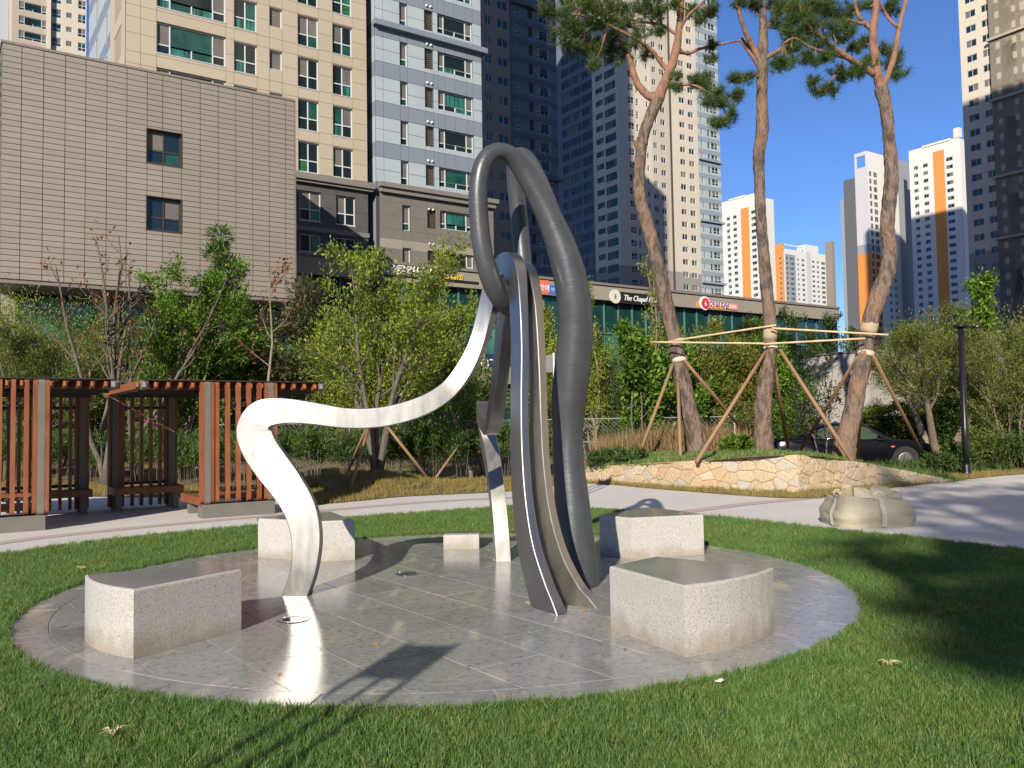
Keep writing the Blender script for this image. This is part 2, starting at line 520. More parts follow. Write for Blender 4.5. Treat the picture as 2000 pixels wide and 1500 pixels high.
bench([(-2.99,10.04),(-2.19,9.61),(-1.80,9.70)]+arc3((-2.27,10.72),(-2.99,10.04),0.075), "granite bench behind the bright leg of the steel ribbon")
bench([(0.97,9.81),(1.27,9.45),(2.12,9.65)]+arc3((2.13,9.66),(1.60,10.60),0.075)[1:], "granite bench beside the grey tube, half in its shadow")
t = thing("stone_block", "small low granite block at the back edge of the plaza", "stone block", (-0.645,10.55,0.0105))
b = MB(); b.prism([(-0.215,-0.13),(0.215,-0.13),(0.215,0.13),(-0.215,0.13)], 0, 0.172, chamfer=0.008); b.build("block", m_gran, t)
# in-ground lamps
m_steel_l = mat("lamp_steel", (0.55,0.55,0.54), 0.3, metal=1.0)
m_lens = mat("lamp_lens", (0.05,0.055,0.055), 0.08, spec=0.8)
for (x,y,lab) in ((-1.735,6.75,"steel rimmed ground lamp in the pavers before the bright ribbon leg"),(-1.09,8.74,"steel rimmed ground lamp in the pavers in the middle of the plaza")):
    t = thing("ground_lamp", lab, "lamp", (x,y,0.011), 0, "ground lamps in the plaza")
    n=24; b=MB()
    for i in range(n):
        a0=2*math.pi*i/n; a1=2*math.pi*(i+1)/n
        for (r0,z0,r1,z1) in ((0.125,0,0.118,0.006),(0.118,0.006,0.092,0.007),(0.092,0.007,0.088,0.002)):
            b.quad((r0*math.cos(a0),r0*math.sin(a0),z0),(r0*math.cos(a1),r0*math.sin(a1),z0),(r1*math.cos(a1),r1*math.sin(a1),z1),(r1*math.cos(a0),r1*math.sin(a0),z1))
    b.build("rim", m_steel_l, t)
    b=MB(); b.prism([(0.0885*math.cos(2*math.pi*i/n),0.0885*math.sin(2*math.pi*i/n)) for i in range(n)],0,0.003); b.build("lens", m_lens, t)
    for i in range(3):
        a=2*math.pi*i/3+0.4; b=MB(); b.prism([(0.106*math.cos(a)+0.007*math.cos(k),0.106*math.sin(a)+0.007*math.sin(k)) for k in (0,1.05,2.1,3.14,4.19,5.24)],0.004,0.010); b.build("bolt", m_steel_l, t)

# ================================================================== SCULPTURE
def steelmat(name, base, r0, r1, tint):
    m = mat(name, base, 0.3, metal=1.0, var=(2.5, tint, 0.35, 0.75), rvar=(14, r0, r1, (1,1,0.25)), bump=(5, 0.0012))
    return m
m_ss = steelmat("brushed_steel", (0.41,0.40,0.378), 0.33, 0.42, (0.36,0.35,0.328))
m_tube = mat("grey_wound_tube", (0.055,0.062,0.068), 0.34, metal=0.15, var=(5,(0.07,0.077,0.083),0.4,0.7), rvar=(9,0.30,0.44), spec=0.5)
# winding ridges across the tube, from its own u coordinate
_t = m_tube.node_tree
_at = _t.nodes.new("ShaderNodeAttribute"); _at.attribute_name = "along"
_nz = _t.nodes.new("ShaderNodeTexNoise"); _nz.noise_dimensions = '3D'; _nz.inputs["Scale"].default_value = 1.0; _nz.inputs["Detail"].default_value = 4
_mp = _t.nodes.new("ShaderNodeMapping"); _mp.inputs["Scale"].default_value = (34, 1.2, 1.2)
_t.links.new(_at.outputs["Vector"], _mp.inputs["Vector"]); _t.links.new(_mp.outputs[0], _nz.inputs["Vector"])
_bn = _t.nodes.new("ShaderNodeBump"); _bn.inputs["Distance"].default_value = 0.012; _bn.inputs["Strength"].default_value = 0.14
_t.links.new(_nz.outputs[0], _bn.inputs["Height"]); _t.links.new(_bn.outputs[0], _t.nodes["Principled BSDF"].inputs["Normal"])
sculpt = thing("sculpture", "abstract sculpture of a dark grey tube loop and two hanging steel ribbons", "sculpture", (0.35,7.9,0))
SO = Vector((0.35,7.9,0))
def loop_tube(name, keys, m, sides=28):
    """keys: (pixel x, pixel y, depth Y, radius m)"""
    pts = [(*P(k[0],k[1],k[2]), k[3]) for k in keys]
    sp = spline(pts, 9)
    b = MB(); b.tube([Vector(q[:3])-SO for q in sp], [q[3] for q in sp], sides)
    me = b.mesh(name, m, True)
    at = me.attributes.new("along", 'FLOAT_VECTOR', 'POINT')
    L = 0; arr = []
    for i,q in enumerate(sp):
        if i: L += np.linalg.norm(np.array(q[:3])-np.array(sp[i-1][:3]))
        for k in range(sides):
            an=2*math.pi*k/sides
            arr += [L, math.cos(an), math.sin(an)]
    at.data.foreach_set("vector", arr)
    return put(name, me, sculpt)
loop_tube("tube_loop", [
    (1128,1178,7.98,0.196),(1127,1130,7.98,0.194),(1122,1050,8.0,0.182),(1115,960,8.02,0.160),(1110,900,8.03,0.144),(1109,840,8.03,0.145),(1111,780,8.0,0.163),(1120,700,7.96,0.169),(1124,630,7.92,0.163),
    (1117,560,7.88,0.157),(1099,490,7.85,0.140),(1073,425,7.82,0.119),(1045,370,7.78,0.106),(1015,322,7.72,0.092),(990,300,7.66,0.083),(965,298,7.60,0.079),(945,318,7.56,0.082),(935,360,7.55,0.085),(935,420,7.56,0.086),(943,490,7.58,0.087),(960,550,7.64,0.090),(983,590,7.8,0.092),(1004,600,8.1,0.092),(1017,570,8.40,0.088),(1021,520,8.48,0.088),(1017,460,8.5,0.087),(1011,400,8.48,0.086),(1006,345,8.42,0.086),(1010,309,8.34,0.086),(1026,310,8.22,0.088),(1046,345,8.08,0.095),(1068,400,7.95,0.10),(1090,460,7.88,0.10)], m_tube)
def ribbon(name, keys):
    """keys: px x, px y, Y, big-face normal (x,y,z), width, thickness"""
    raw = [(*P(k[0],k[1],k[2]), *k[3], k[4], k[5]) for k in keys]
    for i0,i1,at_ in ((0,1,0),(-1,-2,len(raw)+1)):          # run both feet on into the paving bed
        p0=Vector(raw[i0][:3]); d=(p0-Vector(raw[i1][:3])).normalized()*0.14; e_=(*(p0+d),*raw[i0][3:])
        if i0==0: raw=[e_]+raw
        else: raw=raw+[e_]
    sp = spline(raw, 9)
    b = MB(); n = len(sp); bev = 0.006
    for i,q in enumerate(sp):
        p = Vector(q[:3])-SO; a = Vector(sp[min(i+1,n-1)][:3]); c = Vector(sp[max(i-1,0)][:3]); t=(a-c).normalized()
        nn = Vector(q[3:6]); nn = (nn-t*nn.dot(t)).normalized(); wd = t.cross(nn).normalized()
        hw, ht = q[6]/2, q[7]/2
        for (s1,s2) in ((-1,-1),(1,-1),(1,1),(-1,1)):
            for (d1,d2) in (((0,bev),(bev,0)) if s1*s2>0 else ((bev,0),(0,bev))):
                b.v.append(tuple(p + wd*(s1*(hw-d1)) + nn*(s2*(ht-d2))))
    for i in range(n-1):
        for k in range(8):
            l=(k+1)%8; b.f.append((i*8+k,i*8+l,(i+1)*8+l,(i+1)*8+k)); b.mi.append(0)
    b.f.append(tuple(range(7,-1,-1))); b.mi.append(0)
    b.f.append(tuple((n-1)*8+k for k in range(8))); b.mi.append(0)
    me = b.mesh(name, m_ss, True)
    o = put(name, me, sculpt)
    md = o.modifiers.new("split", 'EDGE_SPLIT'); md.split_angle = R(32)
    return o
fl_=(0.0,-1,0.17); fa_=(0.10,-1,0.03)
ribbon("ribbon", [
    (578,1166,7.75,fl_,0.215,0.13),(596,1110,7.75,fl_,0.225,0.13),(600,1050,7.76,fl_,0.26,0.13),(588,995,7.77,fl_,0.285,0.13),(561,948,7.78,fl_,0.30,0.13),(531,908,7.8,fl_,0.315,0.13),(508,872,7.8,fl_,0.32,0.13),(499,838,7.8,fl_,0.31,0.13),(514,812,7.8,fl_,0.27,0.13),(552,803,7.82,fa_,0.235,0.13),(606,807,7.84,fa_,0.205,0.13),(680,817,7.87,fa_,0.185,0.13),(750,814,7.9,fa_,0.182,0.13),(820,795,7.93,fa_,0.18,0.13),(870,766,7.96,fa_,0.17,0.13),(905,727,7.98,(-0.1,-1,0.05),0.16,0.13),(930,680,7.98,(-0.2,-0.95,0.05),0.15,0.13),(948,625,7.96,(-0.35,-0.9,0),0.15,0.13),(962,570,7.92,(-0.5,-0.85,0),0.16,0.13),(978,530,7.85,(-0.62,-0.78,0),0.18,0.13),(996,515,7.72,(-0.8,-0.6,0),0.20,0.13),(1009,540,7.56,(-0.9,-0.45,0),0.22,0.10),(1013,600,7.44,(-0.90,-0.44,0),0.215,0.08),(1015,680,7.36,(-0.88,-0.47,0),0.20,0.072),(1014,780,7.30,(-0.88,-0.47,0),0.20,0.07),(1015,880,7.24,(-0.88,-0.47,0),0.21,0.072),(1021,980,7.17,(-0.88,-0.47,0),0.235,0.075),(1034,1070,7.09,(-0.88,-0.46,0),0.27,0.08),(1056,1150,7.0,(-0.88,-0.46,0),0.32,0.085),(1072,1196,6.93,(-0.88,-0.46,0),0.35,0.09)])
g0=(-1,-0.08,0)
ribbon("ribbon", [
    (982,1096,9.55,g0,0.22,0.17),(978,1040,9.62,g0,0.24,0.17),(971,970,9.76,g0,0.26,0.17),(963,910,9.95,g0,0.28,0.17),(954,862,10.12,g0,0.29,0.17),(948,828,10.15,g0,0.28,0.17),(945,806,10.02,g0,0.25,0.17),(946,806,9.75,g0,0.22,0.165),(952,822,9.4,g0,0.20,0.16),(959,832,9.1,g0,0.19,0.15),(966,815,8.85,(-0.98,-0.2,0),0.18,0.14),(973,770,8.68,(-0.95,-0.3,0),0.17,0.135),(979,710,8.58,(-0.92,-0.38,0),0.165,0.13),(986,640,8.48,(-0.88,-0.45,0),0.165,0.13),(998,570,8.3,(-0.82,-0.56,0),0.17,0.13),(1012,530,8.05,(-0.75,-0.65,0),0.18,0.13),(1028,540,7.8,(-0.7,-0.7,0),0.18,0.13),(1040,590,7.62,(-0.66,-0.75,0),0.15,0.115),(1046,660,7.52,(-0.66,-0.75,0),0.135,0.105),(1050,740,7.46,(-0.66,-0.75,0),0.13,0.10),(1052,830,7.40,(-0.64,-0.77,0),0.135,0.10),(1056,920,7.34,(-0.62,-0.78,0),0.15,0.10),(1066,1010,7.28,(-0.60,-0.80,0),0.175,0.105),(1086,1090,7.22,(-0.58,-0.81,0),0.205,0.11),(1115,1155,7.16,(-0.56,-0.83,0),0.24,0.115),(1138,1186,7.10,(-0.56,-0.83,0),0.26,0.12)])

m_grout=mat("grout",(0.42,0.36,0.26),0.9,var=(40,(0.33,0.28,0.2),0.4,0.7))
for cs in ([(1026,1178),(1084,1205),(1108,1196),(1052,1172)],[(1093,1176),(1146,1187),(1178,1183),(1124,1172)],[(553,1166),(607,1164),(612,1157),(560,1158)],[(963,1096),(1000,1095),(998,1089),(966,1089)]):
    g4=[G(x,y)-SO for x,y in cs]; pl=[(p.x,p.y) for p in g4]
    ar=sum(pl[k][0]*pl[(k+1)%4][1]-pl[(k+1)%4][0]*pl[k][1] for k in range(4))
    b=MB(); b.prism(pl if ar>0 else pl[::-1],0.008,0.0135); b.build("grout_seal",m_grout,sculpt)

# ================================================================== BUILDINGS
m_glass = mat("glass_dark", (0.010,0.022,0.026), 0.06, spec=0.6)
m_glass_t = mat("glass_teal", (0.016,0.085,0.072), 0.12, spec=0.5, var=(1.2,(0.008,0.04,0.038),0.4,0.7))
m_glass_g = mat("glass_green_blind", (0.025,0.15,0.06), 0.25, var=(9,(0.015,0.08,0.04),0.45,0.6,(0.2,0.2,1)))
m_glass_c = mat("glass_curtain", (0.035,0.19,0.155), 0.2, var=(7,(0.010,0.05,0.045),0.42,0.6,(1,1,0.05)))
m_screen = mat("fly_screen", (0.15,0.138,0.122), 0.6, var=(0.8,(0.11,0.10,0.09),0.4,0.7))
m_frame = mat("window_frame_white", (0.56,0.59,0.58), 0.45)
m_frame_g = mat("window_frame_grey", (0.42,0.44,0.44), 0.45)
m_void = mat("dark_interior", (0.012,0.012,0.013), 0.9)
m_louv = mat("louver_brown", (0.11,0.09,0.07), 0.6)
GLASSES = [m_glass, m_glass_t, m_screen, m_glass_c, m_glass_g]
WMATS = [m_frame, m_glass, m_glass_t, m_screen, m_glass_c, m_glass_g, m_louv]
def panes_of(w, h, style):
    """frame bars and panes of one window in its opening"""
    fr = 0.06 if w < 1.2 else 0.07
    if style == '2x2': xs=[0,w/2,w]; return [(0,0.4*h,w/2,h),(w/2,0.4*h,w,h),(0,0,w/2,0.4*h),(w/2,0,w,0.4*h)]
    if style == 'wide': a,c=0.19*w,0.81*w; z=0.30*h; return [(0,z,a,h),(a,z,c,h),(c,z,w,h),(0,0,a,z),(a,0,w/2,z),(w/2,0,c,z),(c,0,w,z)]
    if style == 'tall': return [(0,0.3*h,w,h),(0,0,w,0.3*h)]
    if style == 'slide': return [(0,0,w/2,h),(w/2,0,w,h)]
    if style == 'slide3': return [(0,0,w*.3,h),(w*.3,0,w*.7,h),(w*.7,0,w,h)]
    return [(0,0,w,h)]
def pick(style, i, rng):
    if style == '2x2': return rng.choices([1,3,2,4,5],[6,4 if i<2 else 0,1.0,0.8,0.12])[0]
    if style == 'wide': return 3 if i in (0,2) else rng.choices([1,2,4],[8,1.2,0.8])[0]
    if style == 'tall': return 3 if i==0 else rng.choices([1,2],[1,2])[0]
    if style in ('slide','slide3'): return rng.choices([1,2,3],[5,1.5,2.5])[0]
    if style == 'small': return 3
    if style == 'dark1': return 1
    return rng.choices([1,2],[3,1])[0]
def bars(b, w, h, style, fw, y0, y1, m=0):
    ps = panes_of(w,h,style); done=set()
    for (x0,z0,x1,z1) in ps:
        for (vert,c,a0,a1) in ((1,x0,z0,z1),(1,x1,z0,z1),(0,z0,x0,x1),(0,z1,x0,x1)):
            key=(vert,round(c,3),round(a0,3),round(a1,3))
            if key in done: continue
            done.add(key)
            if vert:
                c0=min(max(c-fw/2,0.001),w-fw-0.001); b.box(c0,y0,a0+0.002,c0+fw,y1,a1-0.002,m)
            else:
                c0=min(max(c-fw/2,0.001),h-fw-0.001); b.box(a0,y0+0.004,c0,a1,y1+0.006,c0+fw,m)
_WM = {}
_wr = random.Random(3)
def window(parent, x, z, w, h, style, rz=0.0, origin=(0,0), near=False, y=0.16, name="window", fw=None, frame=None):
    """one window in the opening whose lower left corner is (x,z) on a facade"""
    c, s = math.cos(rz), math.sin(rz)
    loc = (origin[0]+c*x, origin[1]+s*x, z)
    if style == 'louver':
        key=('lv',round(w,2),round(h,2))
        if key not in _WM:
            b=MB(); n=int(h/0.15)
            b.quad((0,y+0.1,0),(w,y+0.1,0),(w,y+0.1,h),(0,y+0.1,h))
            for k in range(n):
                zz=k*h/n; b.box(0.01,y-0.08,zz+0.05,w-0.01,y,zz+0.09); 
            _WM[key]=b.mesh("louver",[m_louv])
        return put("louver", _WM[key], parent, loc, rz)
    fw = fw or (0.075 if near else 0.10)
    if near:
        key=('f',round(w,2),round(h,2),style)
        if key not in _WM:
            b=MB(); bars(b,w,h,style,fw,y-0.05,y+0.02); _WM[key]=b.mesh("window",[frame or m_frame])
        o = put(name, _WM[key], parent, loc, rz)
        for i,(x0,z0,x1,z1) in enumerate(panes_of(w,h,style)):
            g = pick(style,i,_wr); kk=('p',round(x1-x0,2),round(z1-z0,2),g)
            if kk not in _WM:
                b=MB(); b.quad((0,0,0),(x1-x0,0,0),(x1-x0,0,z1-z0),(0,0,z1-z0)); _WM[kk]=b.mesh("pane",[WMATS[g]])
            put("pane", _WM[kk], o, (x0,y,z0))
        return o
    var=_wr.randrange(5)
    key=('w',round(w,2),round(h,2),style,var, frame.name if frame else '')
    if key not in _WM:
        b=MB(); bars(b,w,h,style,fw,y-0.06,y+0.02)
        for i,(x0,z0,x1,z1) in enumerate(panes_of(w,h,style)):
            b.quad((x0,y,z0),(x1,y,z0),(x1,y,z1),(x0,y,z1),pick(style,i,_wr))
        _WM[key]=b.mesh("window",[frame or m_frame]+WMATS[1:])
    return put(name, _WM[key], parent, loc, rz)
def facade(parent, L, z0, z1, holes, mats, matfun=None, rz=0.0, origin=(0,0), depth=0.32, xc=(), zc=(), name="wall", yoff=0.0, x0=0.0):
    """wall sheet with real openings and reveals; x runs along it, y into the building"""
    xs = sorted(set([round(q,3) for q in ([x0,L]+list(xc)+[h[0] for h in holes]+[h[2] for h in holes]) if x0<=q<=L]))
    zs = sorted(set([round(q,3) for q in ([z0,z1]+list(zc)+[h[1] for h in holes]+[h[3] for h in holes]) if z0<=q<=z1]))
    nx,nz=len(xs)-1,len(zs)-1
    H=np.zeros((nx,nz),bool)
    mx=np.array([(xs[i]+xs[i+1])/2 for i in range(nx)]); mz=np.array([(zs[i]+zs[i+1])/2 for i in range(nz)])
    for (a,c,d,e) in holes:
        H |= ((mx>a)&(mx<d))[:,None] & ((mz>c)&(mz<e))[None,:]
    b=MB(); y=yoff
    for i in range(nx):
        k=0
        while k<nz:
            if H[i,k]: k+=1; continue
            m=matfun(mx[i],mz[k]) if matfun else 0
            e=k
            while e+1<nz and not H[i,e+1] and (matfun(mx[i],mz[e+1]) if matfun else 0)==m: e+=1
            b.quad((xs[i],y,zs[k]),(xs[i+1],y,zs[k]),(xs[i+1],y,zs[e+1]),(xs[i],y,zs[e+1]),m)
            k=e+1
    for (a,c,d,e) in holes:
        if a<x0-1e-6 or d>L+1e-6: continue
        m=matfun((a+d)/2,e+0.02) if matfun else 0
        b.quad((a,y,c),(a,y,e),(a,y+depth,e),(a,y+depth,c),m); b.quad((d,y,e),(d,y,c),(d,y+depth,c),(d,y+depth,e),m)
        b.quad((a,y,e),(d,y,e),(d,y+depth,e),(a,y+depth,e),m); b.quad((d,y,c),(a,y,c),(a,y+depth,c),(d,y+depth,c),m)
    return b.build(name, mats, parent, (origin[0],origin[1],0), rz)
def cladding(parent, xs, zs, holes, m_of, rz=0.0, origin=(0,0), gap=0.03, th=0.035, limit=300, name="panel", order=None):
    """cladding panels, one object each; x cuts and z cuts give the joints"""
    cells=[]
    for i in range(len(xs)-1):
        for k in range(len(zs)-1):
            cells.append((xs[i],zs[k],xs[i+1],zs[k+1]))
    for h in holes:
        out=[]
        for c in cells:
            if c[2]<=h[0]+1e-4 or c[0]>=h[2]-1e-4 or c[3]<=h[1]+1e-4 or c[1]>=h[3]-1e-4: out.append(c); continue
            a0,b0,a1,b1=c
            if a0<h[0]-1e-4: out.append((a0,b0,h[0],b1))
            if a1>h[2]+1e-4: out.append((h[2],b0,a1,b1))
            m0,m1=max(a0,h[0]),min(a1,h[2])
            if b0<h[1]-1e-4: out.append((m0,b0,m1,h[1]))
            if b1>h[3]+1e-4: out.append((m0,h[3],m1,b1))
        cells=[q for q in out if q[2]-q[0]>0.06 and q[3]-q[1]>0.06]
    cells.sort(key=lambda q:-(q[2]-q[0])*(q[3]-q[1]) if order is None else order(q))
    cs,sn=math.cos(rz),math.sin(rz)
    for q in cells[:limit]:
        m=m_of((q[0]+q[2])/2,(q[1]+q[3])/2)
        put(name, ubox(m), parent, (origin[0]+cs*(q[0]+gap/2)+sn*th, origin[1]+sn*(q[0]+gap/2)-cs*th, q[1]+gap/2), rz, (q[2]-q[0]-gap, th, q[3]-q[1]-gap))
    if len(cells)>limit:
        by={}
        for q in cells[limit:]:
            by.setdefault(m_of((q[0]+q[2])/2,(q[1]+q[3])/2).name,[]).append(q)
        b=MB(); ms=[]
        for mi,(mn,qs) in enumerate(by.items()):
            ms.append(MATS[mn])
            for q in qs: b.box(q[0]+gap/2,-th,q[1]+gap/2,q[2]-gap/2,0,q[3]-gap/2,mi)
        o=b.build(name+"s_small", ms, parent, (origin[0],origin[1],0), rz); o['kind']='stuff'
def body(parent, x0,y0,x1,y1,z0,z1,m,name="body"):
    b=MB(); b.box(x0,y0,z0,x1,y1,z1); return b.build(name,m,parent)

# ---------------------------------------------------------------- grey clad hall at the left
m_gclad = mat("grey_panel", (0.272,0.236,0.196), 0.55, rand=0.055, var=(0.35,(0.256,0.223,0.185),0.4,0.7))
m_gback = mat("grey_panel_joint", (0.05,0.042,0.035), 0.9)
m_gtrim = mat("grey_trim", (0.20,0.175,0.15), 0.5)
g = thing("clad_hall", "windowed hall clad in long taupe panels above the pergola", "building", UV(2.35,45.4), RZ)
W2 = [(6.31,11.61,7.96,13.29),(6.31,15.05,7.96,16.73)]
LG = 13.97
body(g,-0.0,0.36,LG,9.6,8.75,19.45,m_gback,"core")
facade(g, LG, 8.55, 19.68, W2, [m_gback], depth=0.4)
zs=[8.62+0.2755*i for i in range(41)]
xs=[0,0.79,1.70,2.62,3.51,4.45,5.36,6.31,7.05,7.96,8.90,9.82,10.74,11.64,12.54,13.45,LG]
cladding(g, xs, zs, W2, lambda x,z:m_gclad, gap=0.028, th=0.04, order=lambda q:(q[0] if q[2]-q[0]>0.5 else 99))
facade(g, 9.6, 8.55, 19.68, [], [m_gclad], rz=R(-90), origin=(0,9.6))
b=MB(); b.box(-0.06,-0.07,19.66,LG+0.05,9.7,19.78); b.build("coping", m_gtrim, g)
b=MB(); b.box(-0.05,-0.06,8.42,LG+0.04,9.6,8.56); b.build("soffit", m_gtrim, g)
b=MB(); b.box(LG,-0.05,8.56,LG+0.06,0.4,19.66); b.build("corner_trim", m_gtrim, g)
m_bronze = mat("bronze_frame", (0.075,0.06,0.045), 0.4, metal=0.4)
for h in W2:
    o=window(g,h[0],h[1],1.65,1.68,'2x2',near=True,y=0.2,frame=m_bronze)
    b=MB(); b.box(h[0]-0.02,-0.055,h[1]-0.06,h[2]+0.02,0.1,h[1]); b.box(h[0]-0.02,-0.055,h[3],h[2]+0.02,0.1,h[3]+0.05); b.box(h[0]-0.05,-0.055,h[1]-0.06,h[0],0.1,h[3]+0.05); b.box(h[2],-0.055,h[1]-0.06,h[2]+0.05,0.1,h[3]+0.05)
    b.build("window_surround", m_bronze, g)
# glass storeys under the overhang
m_gl2 = mat("shop_glass", (0.009,0.042,0.038), 0.05, spec=0.65, var=(0.25,(0.02,0.085,0.075),0.5,0.68))
m_gl3 = mat("shop_glass_light", (0.055,0.21,0.17), 0.25, var=(0.5,(0.03,0.12,0.10),0.4,0.65))
m_mull = mat("green_mullion", (0.10,0.22,0.19), 0.4, metal=0.2)
m_taupe = mat("taupe_stone", (0.30,0.265,0.215), 0.7, var=(0.5,(0.26,0.23,0.19),0.4,0.7), rand=0.03)
b=MB(); b.box(-20,3.0,0,LG+2,3.4,8.42); b.build("ground_storey", m_void, g)
for k in range(16):
    x=-6+k*1.3
    put("glass_pane", ubox(m_gl2 if k%3 else m_gl3), g, (x,2.9,4.6),0,(1.22,0.05,3.7))
for k in range(10):
    x=-6+k*2.1
    put("shop_pane", ubox(m_gl2), g, (x,2.9,0.4),0,(1.95,0.05,3.2))
b=MB(); b.box(-20,2.6,3.75,LG+2,2.98,4.5); b.build("belt", m_taupe, g)
for k in range(5):
    b=MB(); b.box(-4+k*4.2,2.5,0,-3.4+k*4.2,3.0,8.42); b.build("pier", m_taupe, g)

# ---------------------------------------------------------------- cream apartment block
m_cream = mat("cream_panel", (0.425,0.362,0.272), 0.7, rand=0.025, var=(0.3,(0.405,0.345,0.258),0.4,0.7))
m_creamj = mat("cream_joint", (0.30,0.25,0.18), 0.9)
m_dark = mat("charcoal_stone", (0.088,0.083,0.078), 0.75, var=(1.5,(0.075,0.071,0.067),0.4,0.7), rand=0.05)
m_darkj = mat("charcoal_joint", (0.05,0.047,0.044), 0.9)
m_corn = mat("cornice_stone", (0.19,0.175,0.155), 0.7)
tz = thing("cream_apartment", "cream panelled apartment block rising behind the clad hall", "apartment block", UV(9.28,55.2), RZ)
U0=9.28; LT=15.88
floors=[29.70+2.91*k for k in range(-3,3)]
holes=[]; wins=[]
for zt in floors:
    for (u0,u1,hh,off,st) in ((11.06,15.29,1.95,0.12,'wide'),(15.81,17.32,1.95,0.0,'2x2'),(18.15,19.03,1.28,0.0,'small'),(20.10,21.58,2.08,0,'2x2'),(22.6,24.08,2.08,0,'2x2')):
        if zt<22 and u1<19.5: continue
        h=(u0-U0,zt+off-hh,u1-U0,zt+off); holes.append(h); wins.append((h,st))
for zt in (17.58,14.67):
    for (u0,u1) in ((20.18,21.7),(22.78,24.23)):
        h=(u0-U0,zt-2.0,u1-U0,zt); holes.append(h); wins.append((h,'2x2'))
facade(tz, LT, 12.6, 150, holes, [m_creamj,m_darkj], lambda x,z:1 if z<18.2 else 0, zc=[18.2], depth=0.35)
body(tz,0.0,0.36,LT,15,0,150,m_creamj)
zcut=[18.75]+sorted([zt-2.08-0.02 for zt in floors]+[zt+0.06 for zt in floors]+[zt-0.95 for zt in floors])
zcut=[z for z in zcut if z>=18.75]+[36.6]
cladding(tz,[0,0.85,1.78,6.01,6.53,8.04,8.87,9.75,10.82,12.30,13.32,14.80,LT],zcut,[h for h in holes if h[3]>18.75],lambda x,z:m_cream,gap=0.022,order=lambda q:q[1])
zc2=[12.9,13.75,14.7,15.6,16.6,17.6,18.12]
cladding(tz,[9.5,10.9,12.42,13.5,14.95,LT+0.02],zc2,[h for h in holes if h[3]<18.2],lambda x,z:m_dark,gap=0.012)
b=MB(); b.box(9.3,-0.45,18.30,LT+0.4,0.0,18.72); b.box(9.3,-0.30,18.12,LT+0.25,0.0,18.30); b.build("cornice", m_corn, tz)
b=MB(); b.box(9.3,-0.12,14.85,LT+0.08,0.0,15.15); b.build("belt", m_corn, tz)
for (h,st) in wins: window(tz,h[0],h[1],h[2]-h[0],h[3]-h[1],st,near=True,y=0.17)
for (h,st) in wins:
    if st!='small':
        b=MB(); b.box(h[0]-0.02,-0.06,h[1]-0.07,h[2]+0.02,0.12,h[1]-0.004); b.build("window_sill", m_frame_g, tz)
# its left end wall: cream bay then pale blue
m_pblue = mat("pale_blue_panel", (0.36,0.415,0.435), 0.65, rand=0.02, var=(0.3,(0.315,0.38,0.42),0.4,0.7))
m_sblue = mat("slate_blue_panel", (0.185,0.22,0.262), 0.65, rand=0.02)
m_bluej = mat("blue_joint", (0.13,0.16,0.19), 0.9)
hs=[]
for zt in floors:
    hs.append((15-3.9,zt-2.0,15-1.2,zt+0.0)); hs.append((15-7.2,zt-2.0,15-6.5,zt)); hs.append((15-11.6,zt-1.9,15-10.8,zt))
def endm(x,z):
    if x>15-5.3: return 0
    return 2 if ((z-18.2)%2.91)<1.05 else 1
facade(tz,15,12.6,60,hs,[m_cream,m_pblue,m_sblue],endm,rz=R(-90),origin=(-0.03,15),xc=[15-5.3],zc=[18.2+2.91*k+d for k in range(15) for d in (0,1.05)])
for h in hs: window(tz,h[0],h[1],h[2]-h[0],h[3]-h[1],'wide' if h[2]-h[0]>2 else 'tall',rz=R(-90),origin=(-0.03,15),near=True)
# dark recess between the blocks
rec = facade(tz,LT+1.0,12.6,60,[(LT+0.15,z-1.9,LT+0.75,z) for z in floors],[m_darkj],x0=LT,yoff=2.2)
for z in floors: window(tz,LT+0.15,z-1.9,0.6,1.9,'tall',origin=(0,2.2))

# ---------------------------------------------------------------- blue banded tower
bt = thing("blue_tower", "pale blue tower with slate bands beside the cream block", "apartment tower", UV(25.83,55.2), RZ)
U0=25.83; LB=9.0
floorsb=[29.66+2.94*k for k in range(-3,3)]
holes=[]; wins=[]
for zt in floorsb:
    if zt<20.6: continue
    for (u0,u1,hh,st) in ((27.80,28.44,1.75,'tall'),(29.85,30.58,1.52,'louver'),(30.97,34.06,1.46,'wide')):
        h=(u0-U0,zt-hh,u1-U0,zt); holes.append(h); wins.append((h,st))
for zt,dz in ((17.58,0),(14.45,0)):
    for (u0,u1,hh,st) in ((27.86,28.54,1.86,'tall'),(29.92,30.62,1.46,'louver'),(31.0,33.9,1.36,'wide')):
        h=(u0-U0,zt-hh,u1-U0,zt); holes.append(h); wins.append((h,st))
facade(bt,LB,12.6,114,holes,[m_bluej,m_darkj],lambda x,z:1 if z<18.3 else 0,zc=[18.3],depth=0.35)
body(bt,0,0.36,LB,14,0,114,m_bluej)
zcut=[18.95]
bandsz=[]
for zt in floorsb+[floorsb[-1]+2.94]:
    bandsz.append((zt-1.83,zt)); 
    for q in (zt-1.83,zt-0.92,zt):
        if q>19.0: zcut.append(q)
def bm(x,z):
    for a,c in bandsz:
        if a<z<c: return m_pblue
    return m_sblue
cladding(bt,[0,0.62,1.97,2.61,4.02,4.75,5.14,5.73,6.6,7.65,8.23,LB],sorted(zcut),[h for h in holes if h[3]>18.9],bm,gap=0.03,order=lambda q:q[1])
zc2=[12.9,14.3,15.0,15.7,16.7,17.7,18.25]
m_taupeband = m_taupe
cladding(bt,[0.25,2.03,2.71,4.09,4.79,5.17,8.07,9.9],zc2,[h for h in holes if h[3]<18.3],lambda x,z:(m_taupe if 14.3<z<15.0 else m_dk2),gap=0.012) if False else None
m_dk2 = mat("taupe_dark_stone", (0.165,0.15,0.13), 0.75, var=(1.5,(0.15,0.136,0.12),0.4,0.7), rand=0.03)
